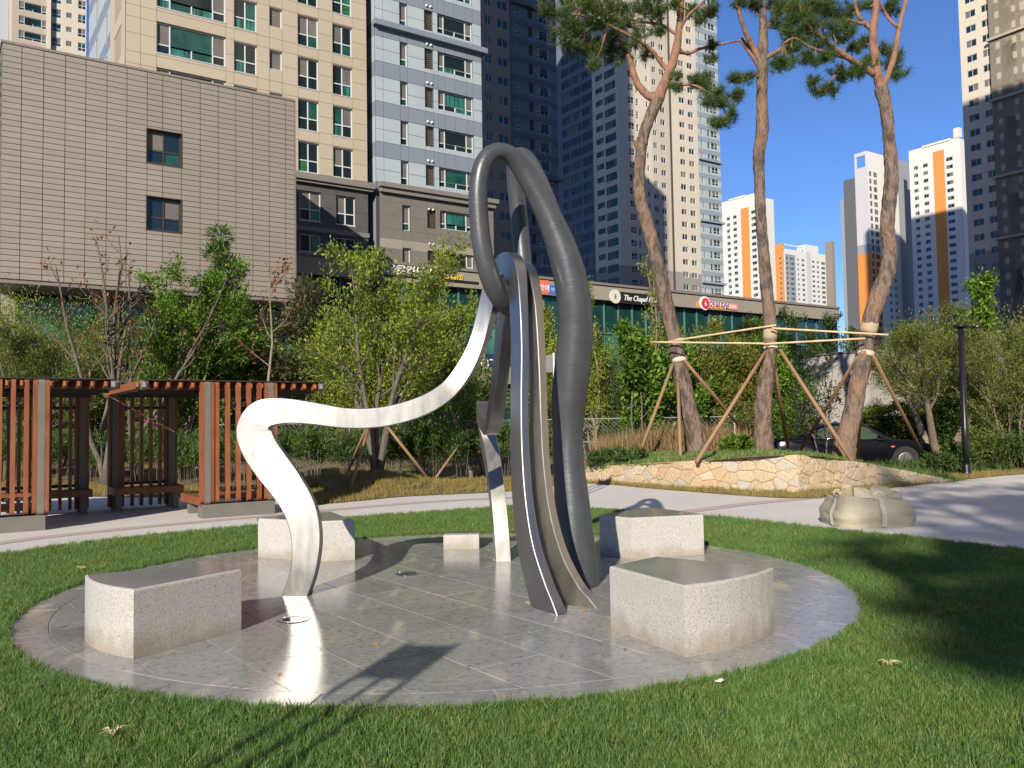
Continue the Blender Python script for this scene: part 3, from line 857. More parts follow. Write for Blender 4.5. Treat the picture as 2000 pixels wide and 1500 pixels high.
cladding(bt,[0.25,2.03,2.71,4.09,4.79,5.17,8.07,9.9],zc2,[h for h in holes if h[3]<18.3],lambda x,z:(m_taupe if 14.3<z<15.0 else m_dk2),gap=0.012)
b=MB(); b.box(0.15,-0.5,18.62,10.15,0.0,18.95); b.box(0.25,-0.32,18.28,9.98,0.0,18.62); b.box(9.0,0,18.28,9.98,10,18.95); b.build("cornice", m_corn, bt)
b=MB(); b.box(9.0,0.0,12.6,9.9,9.5,18.28); b.build("base_wing", m_dk2, bt)
b=MB(); b.box(-0.18,-0.45,30.34,LB+0.35,0.0,30.74); b.box(LB,0,30.34,LB+0.35,3,30.74); b.build("belt", m_sblue, bt)
for (h,st) in wins: window(bt,h[0],h[1],h[2]-h[0],h[3]-h[1],st,near=True,y=0.19)
_vc=MB(); _vc.tube([(0,0,0),(0,-0.08,0),(0,-0.13,-0.02)],[0.09,0.09,0.05],10); _vcm=_vc.mesh("vent_cap",mat("vent_cap_white",(0.75,0.75,0.73),0.4),True)
for zt in floorsb+[17.2,14.62]:
    for dx in (4.2,4.55):
        if zt<13: continue
        put("vent_cap",_vcm,bt,(dx,-0.03,zt+0.32))
facade(bt,3.0,12.6,60,[],[m_pblue,m_sblue],lambda x,z:0 if bm(x,z) is m_pblue else 1,rz=R(-90),origin=(-0.02,3.0),zc=[q for a in bandsz for q in a])

# ---------------------------------------------------------------- shop row (three storey podium)
sr = thing("shop_row", "long three storey shop row with green glass and taupe fascia", "shop building", UV(16.4,54.0), RZ)
LS=60.5
b=MB(); b.box(0,-0.35,11.65,LS,0.6,12.85); b.build("fascia", m_taupe, sr)
b=MB(); b.box(0,-0.48,12.85,LS,0.6,13.05); b.build("fascia_cap", m_gtrim, sr)
body(sr,0,0.4,LS,0.9,0,11.65,m_void)
b=MB(); b.box(19,0.9,12.2,LS,30,12.6); b.build("roof", m_gtrim, sr)
b=MB(); b.box(19,0.9,0,LS,30,12.2); b.build("body", m_taupe, sr)
nm=int(LS/1.55)
for k in range(nm):
    x=k*1.55
    put("glass_pane", ubox(m_gl2), sr, (x+0.05,0.22,9.0),0,(1.45,0.06,2.6))
    put("glass_pane", ubox(m_gl3 if _wr.random()<0.22 else m_gl2), sr, (x+0.05,0.22,5.95),0,(1.45,0.06,2.95))
    put("shop_pane", ubox(m_gl2), sr, (x+0.05,0.3,0.3),0,(1.45,0.06,4.1))
    put("mullion", ubox(m_mull), sr, (x-0.05,0.10,5.9),0,(0.10,0.2,5.75))
b=MB(); b.box(0,0.08,8.9,LS,0.36,9.02); b.build("transom", m_mull, sr)
b=MB(); b.box(0,-0.55,4.6,LS,0.35,5.85); b.build("belt", m_taupe, sr)
for k in range(13):
    b=MB(); b.box(2+k*4.65,-0.2,0,2.7+k*4.65,0.4,4.6); b.build("pier", m_taupe, sr)

# ---------------------------------------------------------------- dark tower behind, in the shade of the front blocks
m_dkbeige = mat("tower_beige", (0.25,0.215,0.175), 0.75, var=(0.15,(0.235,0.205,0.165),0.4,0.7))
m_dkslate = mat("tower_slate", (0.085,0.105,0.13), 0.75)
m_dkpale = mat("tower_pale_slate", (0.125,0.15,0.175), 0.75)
def tower_face(t, L, z0, z1, cols, ztop, nfl, pitch, mats, matfun, rz=0.0, origin=(0,0), zc=(), xc=(), frame=None, depth=0.35):
    holes=[]; ws=[]
    for k in range(nfl):
        zt=ztop-k*pitch
        for (x0,x1,h,dz,st) in cols:
            hh=(x0,zt-h+dz,x1,zt+dz)
            if hh[1]<z0+0.5: continue
            holes.append(hh); ws.append((hh,st))
    facade(t,L,z0,z1,holes,mats,matfun,rz,origin,depth,xc,zc)
    for (h,st) in ws: window(t,h[0],h[1],h[2]-h[0],h[3]-h[1],st,rz,origin,frame=frame)
dk = thing("slate_tower", "shaded slate banded tower framed by the sculpture loop", "apartment tower", UV(62,104.6), RZ)
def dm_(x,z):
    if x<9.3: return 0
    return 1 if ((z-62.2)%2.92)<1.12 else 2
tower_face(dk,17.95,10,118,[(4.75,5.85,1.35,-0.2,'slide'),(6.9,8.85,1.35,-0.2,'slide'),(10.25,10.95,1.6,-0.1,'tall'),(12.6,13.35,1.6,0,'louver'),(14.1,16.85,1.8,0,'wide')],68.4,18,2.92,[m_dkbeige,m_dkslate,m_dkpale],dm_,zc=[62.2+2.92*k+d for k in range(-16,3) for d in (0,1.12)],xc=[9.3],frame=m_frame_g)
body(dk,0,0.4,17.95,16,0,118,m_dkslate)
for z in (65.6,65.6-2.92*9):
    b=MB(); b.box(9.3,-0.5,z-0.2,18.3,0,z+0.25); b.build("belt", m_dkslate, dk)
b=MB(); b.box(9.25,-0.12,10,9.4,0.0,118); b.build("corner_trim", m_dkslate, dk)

# ---------------------------------------------------------------- cream tower with blue end, behind the left pine
ct = thing("cream_tower", "tall cream tower with blue banded edge behind the bent pine", "apartment tower", UV(123.82,140), RZ)
m_ctl = mat("tower_cream", (0.56,0.50,0.41), 0.75, var=(0.1,(0.54,0.485,0.395),0.4,0.7))
m_ctg = mat("tower_tan", (0.47,0.42,0.35), 0.75)
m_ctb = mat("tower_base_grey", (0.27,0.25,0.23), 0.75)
m_cpb = mat("tower_pale_blue", (0.36,0.42,0.44), 0.7)
m_csb = mat("tower_slate_blue", (0.23,0.285,0.325), 0.7)
def cm(x,z):
    if z<36 and x<24.7: return 2
    if x>24.75: return 4 if ((z-79.6)%2.93)<1.3 else 3
    if 10.0<x<15.5: return 1
    return 0
tower_face(ct,32.3,10,122,[(3.0,4.75,1.45,0,'2x2'),(5.3,6.1,1.55,-0.1,'tall'),(8.4,9.0,1.25,-0.2,'dark1'),(10.4,11.6,1.3,-0.4,'slide'),(12.7,14.2,1.3,-0.5,'slide'),(18.8,20.6,1.3,0.1,'slide'),(21.7,23.5,1.3,0.1,'slide'),(25.8,26.4,1.5,-0.2,'tall'),(28.0,28.6,1.5,-0.2,'louver'),(29.2,31.5,1.55,-0.1,'2x2')],103.5,25,2.93,[m_ctl,m_ctg,m_ctb,m_cpb,m_csb],cm,zc=[79.6+2.93*k+d for k in range(-24,15) for d in (0,1.3)]+[36],xc=[10,15.5,24.75],frame=m_frame)
def cmb(x,z):
    if x>26.0-10.4+2: return 0 if z>36 else 2
    return 1
# left flank: x runs from the far end (0) to the near corner (26)
def flk(v0,v1): return (26-(v0-140),26-(v1-140))
cf=[]
for (a,c,h,st) in ((160.1,157.3,1.85,'x'),(156.9,152.9,1.85,'x'),(152.5,148.8,1.85,'x'),(147.6,145.1,1.25,'x'),(144.5,140.8,1.75,'x')):
    x0,x1=flk(a,c); cf.append((x0,x1,h,0,'slide3' if x1-x0>3 else 'slide'))
m_fsl = mat("tower_flank_slate", (0.12,0.145,0.175), 0.75)
tower_face(ct,26,10,122,cf,103.9,25,2.93,[m_ctl,m_fsl,m_ctb],lambda x,z:1 if 3.4<x<17.2 else (0 if z>36 else 2),rz=R(-90),origin=(-0.0,26),xc=[3.4,17.2],zc=[36],frame=m_fsl)
body(ct,0.4,0.4,32.2,26,0,122,m_ctg)
b=MB(); b.box(15.55,-0.25,10,15.95,0.0,122); b.build("recess_strip", mat("tower_recess_shade",(0.06,0.055,0.045),0.8), ct)  # dark strip on the wall, its colour standing in for a shaded recess
for z in (63.6,48.9,34.2):
    b=MB(); b.box(24.75,-0.5,z-0.2,32.8,0,z+0.3); b.build("belt", m_csb, ct)
for z in (90.5,):
    b=MB(); b.box(-0.5,-0.5,z-0.3,6.6,0,z+0.4); b.build("belt", m_ctg, ct)

# ---------------------------------------------------------------- right hand tower, lower half shaded
rt = thing("sand_tower", "sand coloured tower with shaded lower floors at the right edge", "apartment tower", UV(165,56), RZ)
# flank faces left; x from far end v=86.2 (0) towards the camera
m_rts = mat("tower_sand", (0.40,0.345,0.265), 0.75, var=(0.1,(0.385,0.33,0.255),0.4,0.7))
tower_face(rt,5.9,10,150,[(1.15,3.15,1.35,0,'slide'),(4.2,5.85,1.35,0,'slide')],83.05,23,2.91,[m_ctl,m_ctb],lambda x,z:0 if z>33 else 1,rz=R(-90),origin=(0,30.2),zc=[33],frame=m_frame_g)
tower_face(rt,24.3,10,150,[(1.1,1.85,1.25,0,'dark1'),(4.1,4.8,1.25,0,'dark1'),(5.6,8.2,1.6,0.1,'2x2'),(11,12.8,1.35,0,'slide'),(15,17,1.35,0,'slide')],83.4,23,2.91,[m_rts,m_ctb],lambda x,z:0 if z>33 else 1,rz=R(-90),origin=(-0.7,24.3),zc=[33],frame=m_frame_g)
b=MB(); b.box(-0.7,0.0,10,0.0,24.3,150); b.build("bay", m_rts, rt)
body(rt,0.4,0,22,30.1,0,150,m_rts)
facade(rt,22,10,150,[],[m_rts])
for z in (72.6,60.9,46.3,34.7):
    b=MB(); b.box(-1.2,-0.4,z-0.2,-0.7,24.7,z+0.25); b.build("belt", m_rts, rt)

# ---------------------------------------------------------------- far left cream tower
fl = thing("balcony_tower", "distant cream tower with open balconies above the clad hall", "apartment tower", UV(10.9,189), RZ)
tower_face(fl,13.5,40,112,[(1.6,6.4,1.75,0,'wide'),(7.25,9.0,1.75,0,'2x2'),(9.85,10.95,1.1,-0.2,'small'),(12.0,13.45,1.75,0,'2x2')],92.0,8,2.91,[m_ctl,m_rts],lambda x,z:1 if 0.4<x<6.6 else 0,xc=[0.4,6.6],frame=m_frame)
body(fl,0,0.4,13.5,14,0,112,m_ctl)
b=MB(); b.box(6.55,-0.9,40,7.05,0,112); b.build("fin", m_ctl, fl)
b=MB(); b.box(7.05,-0.05,40,7.2,0.0,112); b.build("fin_joint", m_louv, fl)
facade(fl,14,40,112,[],[m_ctl],rz=R(-90),origin=(0,14))
b=MB(); b.box(-1.6,3,0,0,14,112); b.build("wing", m_cpb, fl)

# ---------------------------------------------------------------- far orange and white towers
m_fw = mat("far_white", (0.62,0.60,0.56), 0.8)
m_fo = mat("far_orange", (0.66,0.24,0.055), 0.75)
m_fg = mat("far_grey", (0.26,0.275,0.30), 0.8)
m_flg = mat("far_light_grey", (0.48,0.48,0.49), 0.8)
def far_tower(label, u, v, dirs):
    t=thing("far_tower", label, "apartment tower", UV(u,v), RZ)
    return t
# right orange tower: corner at pixel 1692, front to 1757, recess, flank to 1872
_p=P(1692,293,324); cu,cv=_p.dot(E1),_p.dot(E2)
o1=far_tower("white far tower with orange lower corner behind the right pine", cu, cv, None)
def m1(x,z):
    if z<65 and x<7: return 1
    if 65<z<68.5 and x<7: return 2
    return 2 if x>20.4 else 0
tower_face(o1,27,5,104.5,[(1.2,2.8,1.9,0,'slide'),(4.0,6.4,1.9,0,'slide3'),(12.0,13.6,1.4,0,'slide'),(15.5,17.2,1.4,0,'slide')],96.8,25,2.91,[m_fw,m_fo,m_fg],m1,zc=[65,68.5],xc=[7,20.4],frame=m_fg)
facade(o1,5.3,5,104.5,[(0.8,98.5,4.6,103)],[m_flg,m_fo,m_fg],lambda x,z:1 if z<65 else (2 if z<68.5 else 0),rz=R(-90),origin=(0,5.3),zc=[65,68.5],depth=0.6)
b=MB(); b.box(0.5,0.6,0,27,1.0,104); b.box(0.5,0.6,0,0.9,5.3,98); b.build("core", m_flg, o1)
b=MB(); b.box(21.0,3,0,36,14,106); b.build("recess", m_fg, o1)
b=MB(); b.box(-1.2,5.32,0,8,9.6,95); b.build("rear_wing", mat("far_dark_grey",(0.10,0.105,0.125),0.8), o1)
b=MB(); b.box(-0.6,9.6,0,6,11.6,88); b.build("rear_wing_slim", m_fg, o1)
_q=P(1775,303,324)
qu,qv=_q.dot(E1),_q.dot(E2)
o2=far_tower("white far tower with a broad orange stripe left of the sand tower", qu, qv-19.5, None)
LQ=19.6
def m2(x,z): return 1 if (9.4<x<13.7 and z<101) else 0
tower_face(o2,LQ,5,104,[(1.7,3.4,1.4,0,'slide'),(5.4,7.3,1.4,0,'slide'),(14.3,16.8,1.4,0,'slide')],97.5,26,2.91,[m_fw,m_fo],m2,rz=R(-90),origin=(0,19.5),xc=[9.4,13.7],zc=[101],frame=m_fg)
body(o2,0.5,0.0,14,19.4,0,103.5,m_fw)
b=MB(); b.box(-0.3,3.2,103.7,0.4,14,104.4); b.box(-0.2,-0.1,104,2,1.9,107.5); b.build("parapet", m_fw, o2)
_p=P(1530,476,486); cu,cv=_p.dot(E1),_p.dot(E2)
o3=far_tower("lower white far tower with orange flank between the two right pines", cu, cv, None)
tower_face(o3,45,5,100,[(2.0,4.2,1.6,0,'slide'),(5.6,9.2,1.6,0,'slide3'),(12,13.6,1.3,0,'slide'),(16,18.5,1.3,0,'slide'),(25.5,28,1.3,0,'slide'),(30,32,1.3,0,'slide'),(34.2,37.8,1.6,0,'slide3'),(40.4,42.8,1.6,0,'slide')],95.4,24,2.91,[m_fw,m_fg,m_flg],lambda x,z:1 if (1.2<x<10.2 and z<97) else (2 if 20.5<x<24.5 else 0),xc=[1.2,10.2,20.5,24.5],zc=[97],frame=m_flg)
tower_face(o3,8.6,5,103,[(1.2,2.6,1.4,0,'slide'),(5.2,6.8,1.4,0,'slide')],95.4,24,2.91,[m_fo],lambda x,z:0,rz=R(-90),origin=(0,8.6),frame=m_flg)
body(o3,0.5,0.5,44.8,9,0,99,m_fw)
b=MB(); b.box(0,0,102,18,0.5,102.7); b.box(20,0.2,99,32,6,104.5); b.box(0,0,99,0.5,0.5,103); b.build("parapet", m_fw, o3)
b=MB(); b.box(-3,8.6,0,4,14,92); b.build("rear_wing", m_fg, o3)
_p=P(1412,398,398); cu,cv=_p.dot(E1),_p.dot(E2)
o4=far_tower("white far tower with an orange stripe left of the middle pine", cu, cv-19.5, None)
tower_face(o4,25.5,5,104.5,[(8.0,9.9,1.5,0,'slide'),(11.8,13.9,1.5,0,'slide'),(22.4,25.0,1.5,0,'slide')],96.8,26,2.91,[m_fw,m_fo],lambda x,z:1 if (16.4<x<21.2 and z<99) else 0,rz=R(-90),origin=(0,25.5),xc=[16.4,21.2],zc=[99],frame=m_fg)
body(o4,0.5,0,12,25.3,0,103,m_fw)
b=MB(); b.box(-0.2,6,104.3,0.4,16,105); b.build("parapet", m_fw, o4)
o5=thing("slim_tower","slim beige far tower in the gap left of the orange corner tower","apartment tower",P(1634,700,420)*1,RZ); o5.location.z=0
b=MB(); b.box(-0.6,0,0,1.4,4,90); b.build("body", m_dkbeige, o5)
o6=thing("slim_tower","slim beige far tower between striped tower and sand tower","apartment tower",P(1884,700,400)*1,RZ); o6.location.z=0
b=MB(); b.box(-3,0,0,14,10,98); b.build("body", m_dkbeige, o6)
# block out of view whose shadow covers the lower half of the sand tower
sh=thing("unseen_block","apartment block standing right of the view","apartment tower",(38,8,0),RZ)
b=MB(); b.box(0,-10,0,30,26,121); b.build("body", m_rts, sh)
for (x,y,w_,d_,h_,lab) in ((84,46,26,18,95,"unseen block added for reflections, far right of the view"),(70,-34,30,20,90,"unseen block added for reflections, at the right behind the viewpoint"),(26,-92,34,18,70,"unseen block added for reflections, straight behind the viewpoint"),(-98,-14,20,30,85,"unseen block added for reflections, far left of the view")):
    q=thing("unseen_block",lab,"apartment tower",(x,y,0),RZ); b=MB(); b.box(0,0,0,w_,d_,h_); b.build("body",m_rts,q)  # unseen blocks added to warm the reflections in the steel ribbons

# ================================================================== PERGOLAS
m_wood = mat("stained_wood", (0.225,0.074,0.029), 0.5, var=[(18,(0.155,0.05,0.02),0.45,0.7,(1,1,0.08)),(3,(0.25,0.09,0.037),0.4,0.7)], rand=0.10, bump=(60,0.002,(1,1,0.1)))
m_psteel = mat("pergola_steel", (0.155,0.145,0.125), 0.55, var=(4,(0.135,0.127,0.11),0.4,0.7))
m_rod = mat("pergola_rod", (0.06,0.052,0.048), 0.45, metal=0.5)
def c_profile(front, zt=2.37, zb=0.24, depth=3.15, seat=1.5):
    pass
def slat_mesh(y0, y1, z0, z1, th, bend_top, bend_bot, m):
    """upright slat; its outer corner at the top and bottom is rounded towards y1"""
    pts=[(y0,z0),(y1,z0),(y1,z1),(y0,z1)]
    out=[]
    r=0.06
    if y1>y0:
        out=[(y1,z0)]
        out+=[(y0+r-r*math.sin(a), z1-r+r*math.cos(a)) for a in (0,0.5,1.0,1.57)][::1] if False else []
    sgn = 1 if y1>y0 else -1
    pr=[(y1,z0)] + [(y1,z1)] + [(y0+sgn*r*(1-math.sin(a)), z1-r*(1-math.cos(a))) for a in (0,0.4,0.8,1.2,1.57)] + [(y0+sgn*r*(1-math.cos(a)), z0+r*(1-math.sin(a))) for a in (0,0.4,0.8,1.2,1.57)]
    b=MB(); n=len(pr)
    for x in (0,th):
        for (y,z) in pr: b.v.append((x,y,z))
    b.f.append(tuple(range(n))); b.mi.append(0)
    b.f.append(tuple(n+i for i in range(n-1,-1,-1))); b.mi.append(0)
    for i in range(n):
        j=(i+1)%n; b.f.append((j,i,n+i,n+j)); b.mi.append(0)
    return b.mesh("slat", m)
PV=15.2; PD=3.15; ZT=2.36
_slat_f = slat_mesh(0.0,0.13,0.26,ZT,0.062,1,1,m_wood)
_slat_b = slat_mesh(PD,PD-0.13,0.05,ZT,0.055,1,1,m_wood)
_slat_fs = slat_mesh(-0.004,0.16,0.24,ZT+0.004,0.10,1,1,m_psteel)
_slat_bs = slat_mesh(PD+0.004,PD-0.16,0.02,ZT+0.004,0.12,1,1,m_psteel)
def rafter_mesh(th, m, z0=ZT-0.13, z1=ZT-0.002, y0=0.02, y1=PD-0.02):
    b=MB(); prof=[(y0,z0+0.03),(y0+0.06,z0),(y1-0.06,z0),(y1,z0+0.03),(y1,z1-0.045),(y1-0.05,z1),(y0+0.05,z1),(y0,z1-0.045)]
    n=len(prof)
    # pointed nose: centre line juts out
    for x in (0,th/2,th):
        for i,(y,z) in enumerate(prof):
            yy=y
            if x==th/2 and i in (0,7): yy=y-0.035
            b.v.append((x,yy,z))
    b.f.append(tuple(range(n-1,-1,-1))); b.mi.append(0); b.f.append(tuple(2*n+i for i in range(n))); b.mi.append(0)
    for s in range(2):
        for i in range(n):
            j=(i+1)%n; b.f.append((s*n+i,s*n+j,(s+1)*n+j,(s+1)*n+i)); b.mi.append(0)
    return b.mesh("rafter",m)
_raf = rafter_mesh(0.062, m_wood)
_raf_s = rafter_mesh(0.10, m_psteel, ZT-0.14, ZT+0.003, -0.004, PD+0.004)
def pergola(label, ua, ub, front, back):
    t = thing("pergola", label, "pergola", UV(ua,PV,-0.0185), RZ, "timber pergolas along the path")
    L=ub-ua
    n=int(L/0.195)
    ends=[0.0,L-0.10]
    for x in ends: put("roof_frame",_raf_s,t,(x,0,0))
    for x in (-0.064,0.102,L-0.166,L+0.002): put("roof_board",_raf,t,(x,0.14,0))
    for k in range(1,n): 
        x=k*L/n
        put("rafter",_raf,t,(x,0.0,0))
    for y in (0.55,1.55,2.6):
        b=MB(); b.box(0.05,y,ZT-0.19,L-0.05,y+0.07,ZT-0.135); b.build("purlin",m_rod,t)
    b=MB(); b.box(0.03,0.01,ZT+0.004,L-0.03,PD-0.01,ZT+0.022); b.build("roof_sheet", m_rod, t)
    for side,(wa,wb) in (('f',front),('b',back)):
        wa-=ua; wb-=ua; m=int(round((wb-wa)/0.19))
        sl,ss=(_slat_f,_slat_fs) if side=='f' else (_slat_b,_slat_bs)
        yy=0.0
        for k in range(m+1):
            x=wa+(wb-wa-0.10)*k/m
            if k in (0,m):
                put("frame_plate",ss,t,(x,0,0))
                put("frame_board",sl,t,(x-0.064,0.0,0)); put("frame_board",sl,t,(x+(0.102 if side=='f' else 0.122),0.0,0))
            else: put("slat",sl,t,(x,0,0))
        y=0.065 if side=='f' else PD-0.065
        for z in (1.98,0.50):
            b=MB(); b.tube([(wa,y,z),(wb,y,z)],0.018,8); b.build("tie_rod",m_rod,t)
            for k in range(m):
                x=wa+(wb-wa-0.10)*(k+0.5)/m+0.03
                b=MB(); b.tube([(x-0.05,y,z),(x-0.04,y,z),(x+0.04,y,z),(x+0.05,y,z)],[0.022,0.034,0.034,0.022],10); b.build("spacer",m_rod,t)
        # seat
        sg=1 if side=='f' else -1
        y0=0.10 if side=='f' else PD-0.10
        dep=1.35 if side=='f' else 0.62
        zs=0.345 if side=='f' else 0.44
        nb=int(dep/0.13)
        for k in range(nb):
            ya=y0+sg*(0.04+k*dep/nb); yb=ya+sg*(dep/nb-0.018)
            b=MB(); b.box(wa,min(ya,yb),zs-0.035,wb,max(ya,yb),zs); b.build("seat_board",m_wood,t)
        for x in (wa-0.06,wb):
            b=MB(); b.box(x,min(y0,y0+sg*(dep+0.03)),zs-0.13,x+0.06,max(y0,y0+sg*(dep+0.03)),zs+0.012); b.build("seat_side",m_wood,t)
        b=MB(); ya=y0+sg*dep
        b.box(wa,min(ya,ya+sg*0.04),zs-0.12,wb,max(ya,ya+sg*0.04),zs-0.004); b.build("seat_front",m_wood,t)
        if side=='f':
            b=MB(); b.box(wa-0.03,0.02,0.0,wb+0.02,0.34,0.235); b.build("plinth",m_psteel,t)
            b=MB(); b.box(wa+0.02,1.15,0,wa+0.2,1.33,0.215); b.build("foot",m_psteel,t)
            b=MB(); b.box(wb-0.2,1.15,0,wb-0.02,1.33,0.215); b.build("foot",m_psteel,t)
        else:
            for x in (wa,wb-0.12):
                b=MB(); b.box(x,PD-0.22,0,x+0.12,PD+0.02,0.06); b.build("foot",m_psteel,t)
                b=MB(); b.box(x,PD-0.68,0,x+0.10,PD-0.56,0.40); b.build("foot",m_psteel,t)
    return t
pergola("orange brown timber pergola cut off by the left edge of the view", -1.9, 2.47, (-1.2,1.42), (0.75,2.38))
pergola("orange brown timber pergola behind the bright ribbon leg", 2.84, 6.02, (3.85,5.06), (2.86,4.0))

# ================================================================== STONE WALL AND PLANTER
m_stone = mat("wall_stone", (0.5,0.4,0.26), 0.85, ramp_rand=[(0.47,0.365,0.235),(0.49,0.385,0.25),(0.45,0.34,0.215),(0.48,0.39,0.265),(0.46,0.325,0.185),(0.50,0.41,0.29),(0.44,0.385,0.305),(0.48,0.375,0.24),(0.42,0.335,0.225),(0.47,0.37,0.24)], var=(9,(0.38,0.295,0.19),0.5,0.75), bump=(16,0.03))
m_mortar = mat("wall_mortar", (0.44,0.345,0.225), 0.95, var=(8,(0.31,0.245,0.16),0.45,0.7), bump=(40,0.01))
swall = thing("stone_wall", "low retaining wall of irregular tan stones holding the pine bed", "wall", (5.88,17.73,0))
SW0 = Vector((5.88,17.73,0))
LEFTW=[(1.87,22.42,0.37),(3.98,19.27,0.63),(5.88,17.73,0.79)]
RIGHTW=[(5.88,17.73,0.79),(7.95,19.16,0.51),(10.36,20.29,0.04)]
def polyline_map(pts):
    S=[0]
    for i in range(1,len(pts)): S.append(S[-1]+math.dist(pts[i][:2],pts[i-1][:2]))
    def at(s):
        for i in range(len(S)-1):
            if s<=S[i+1] or i==len(S)-2:
                t=(s-S[i])/(S[i+1]-S[i]); a=Vector(pts[i][:2]); c=Vector(pts[i+1][:2]); d=(c-a).normalized()
                return a.lerp(c,t), Vector((d.y,-d.x)), pts[i][2]+(pts[i+1][2]-pts[i][2])*t
    return S,at
_sr=random.Random(5)
for pts in (LEFTW,RIGHTW):
    S,at=polyline_map(pts)
    Lw=S[-1]
    outline=[(0,0),(Lw,0)]+[(S[i],pts[i][2]) for i in range(len(pts)-1,-1,-1)]
    # bed of mortar
    b=MB(); NB=16
    for i in range(NB):
        s0,s1=Lw*i/NB,Lw*(i+1)/NB
        p0,n0,z0=at(s0); p1,n1,z1=at(s1)
        a=p0-SW0.to_2d(); c=p1-SW0.to_2d(); d=(c-a).normalized(); nb=Vector((-d.y,d.x))*0.3
        b.quad((a.x,a.y,-0.05),(c.x,c.y,-0.05),(c.x,c.y,z1),(a.x,a.y,z0))
        b.quad((a.x,a.y,z0),(c.x,c.y,z1),(c.x+nb.x,c.y+nb.y,z1),(a.x+nb.x,a.y+nb.y,z0))
        b.quad((c.x+nb.x,c.y+nb.y,-0.05),(a.x+nb.x,a.y+nb.y,-0.05),(a.x+nb.x,a.y+nb.y,z0),(c.x+nb.x,c.y+nb.y,z1))
    b.build("mortar_core",m_mortar,swall)
    seeds=[]
    rows_=3
    for r_ in range(4):
        s=_sr.uniform(0,0.2)
        while s<Lw:
            seeds.append((s+_sr.uniform(-0.10,0.10), 0.09+r_*0.225+_sr.uniform(-0.09,0.09)))
            s+=_sr.uniform(0.20,0.44)
    for i,(sx,sz) in enumerate(seeds):
        _,_,zt=at(min(max(sx,0),Lw))
        if sz>zt+0.12: continue
        cell=list(outline)
        for k,(qx,qz) in enumerate(seeds):
            if k==i or abs(qx-sx)>0.9: continue
            nx,nz=qx-sx,(qz-sz)*1.7; l=math.hypot(nx,nz)
            if l<1e-4: continue
            cell=clip(cell,nx/l,nz/l,(nx*(qx+sx)/2+nz*(qz+sz)/2)/l-0.003)
            if len(cell)<3: break
        if len(cell)<3: continue
        ar=0.5*sum(cell[k][0]*cell[(k+1)%len(cell)][1]-cell[(k+1)%len(cell)][0]*cell[k][1] for k in range(len(cell)))
        if ar<0.004: continue
        b=MB(); m_=len(cell); cx=sum(q[0] for q in cell)/m_; cz=sum(q[1] for q in cell)/m_
        pr_=_sr.uniform(0.014,0.034); n0=0
        for (ins,dep) in ((0,0.004),(0.006,pr_*0.8),(0.06,pr_)):
            for q in cell:
                dx,dz=cx-q[0],cz-q[1]; l=math.hypot(dx,dz) or 1; k=min(ins,l*0.5)
                s_=q[0]+dx/l*k; z_=q[1]+dz/l*k
                p,n,_=at(min(max(s_,0),Lw)); w3=p+n*dep-SW0.to_2d(); b.v.append((w3.x,w3.y,z_))
        for r_ in range(2):
            for k in range(m_):
                l=(k+1)%m_; b.f.append((r_*m_+k,r_*m_+l,(r_+1)*m_+l,(r_+1)*m_+k)); b.mi.append(0)
        b.f.append(tuple(2*m_+k for k in range(m_))); b.mi.append(0)
        b.build("stone",m_stone,swall)
# soil behind the wall
PLB=[(1.5,24.5,0.42),(4.5,24.6,0.74),(6.6,23.6,0.60),(9.0,22.4,0.16),(11.0,21.0,-0.03)]
PLF=[(1.87,22.42,0.35),(3.98,19.27,0.61),(5.88,17.80,0.77),(7.95,19.2,0.49),(10.36,20.32,0.03)]
b=MB(); fr=spline(PLF,5); bk=spline(PLB,5); nr=7
for i in range(len(fr)):
    for k in range(nr):
        t=k/(nr-1); p=fr[i]*(1-t)+bk[i]*t
        z=p[2]+0.05*math.sin(math.pi*t)*min(1,fr[i][2]*1.6)
        b.v.append((p[0],p[1],z))
    e=bk[i]; b.v.append((e[0],e[1]+1.2,-0.03))
nr+=1
for i in range(len(fr)-1):
    for k in range(nr-1): b.f.append((i*nr+k,(i+1)*nr+k,(i+1)*nr+k+1,i*nr+k+1)); b.mi.append(0)
m_bed=mat("bed_soil",(0.27,0.17,0.09),0.95,var=[(2.2,(0.16,0.11,0.06),0.45,0.62)],bump=(14,0.05))
tag(b.build("planting_bed",m_bed,smooth=True),"raised earth bed behind the stone wall","planting bed",kind="structure")
def bed_z(x,y):
    best=None
    for i in range(len(fr)):
        for k in range(8):
            t=k/7; p=fr[i]*(1-t)+bk[i]*t; d=(p[0]-x)**2+(p[1]-y)**2
            if best is None or d<best[0]: best=(d,p[2]+0.05*math.sin(math.pi*t)*min(1,fr[i][2]*1.6))
    return best[1]

# ================================================================== PINES
m_bark=mat("pine_bark",(0.185,0.135,0.10),0.9,var=[(9,(0.075,0.057,0.045),0.44,0.60,(1,1,0.35)),(1.2,(0.24,0.145,0.092),0.5,0.75)],bump=(20,0.09,(1,1,0.35)))
m_bark_r=mat("pine_bark_red",(0.25,0.132,0.08),0.85,var=[(8,(0.14,0.075,0.05),0.5,0.68,(1,1,0.4))],bump=(22,0.03,(1,1,0.4)))
m_needle=leafmat("pine_needles",[(0.018,0.040,0.015),(0.045,0.085,0.022),(0.085,0.145,0.03),(0.14,0.20,0.045)],0.3)
m_jute=mat("jute_wrap",(0.37,0.30,0.20),0.9,bump=(60,0.01,(0.3,0.3,1)))
m_pole=mat("timber_prop",(0.24,0.145,0.08),0.7,var=[(8,(0.24,0.125,0.06),0.45,0.65,(1,1,0.3))],rand=0.12)
m_bamboo=mat("bamboo",(0.58,0.44,0.25),0.55,var=(3,(0.48,0.35,0.19),0.4,0.7))
m_ropew=mat("white_rope",(0.48,0.43,0.33),0.8)
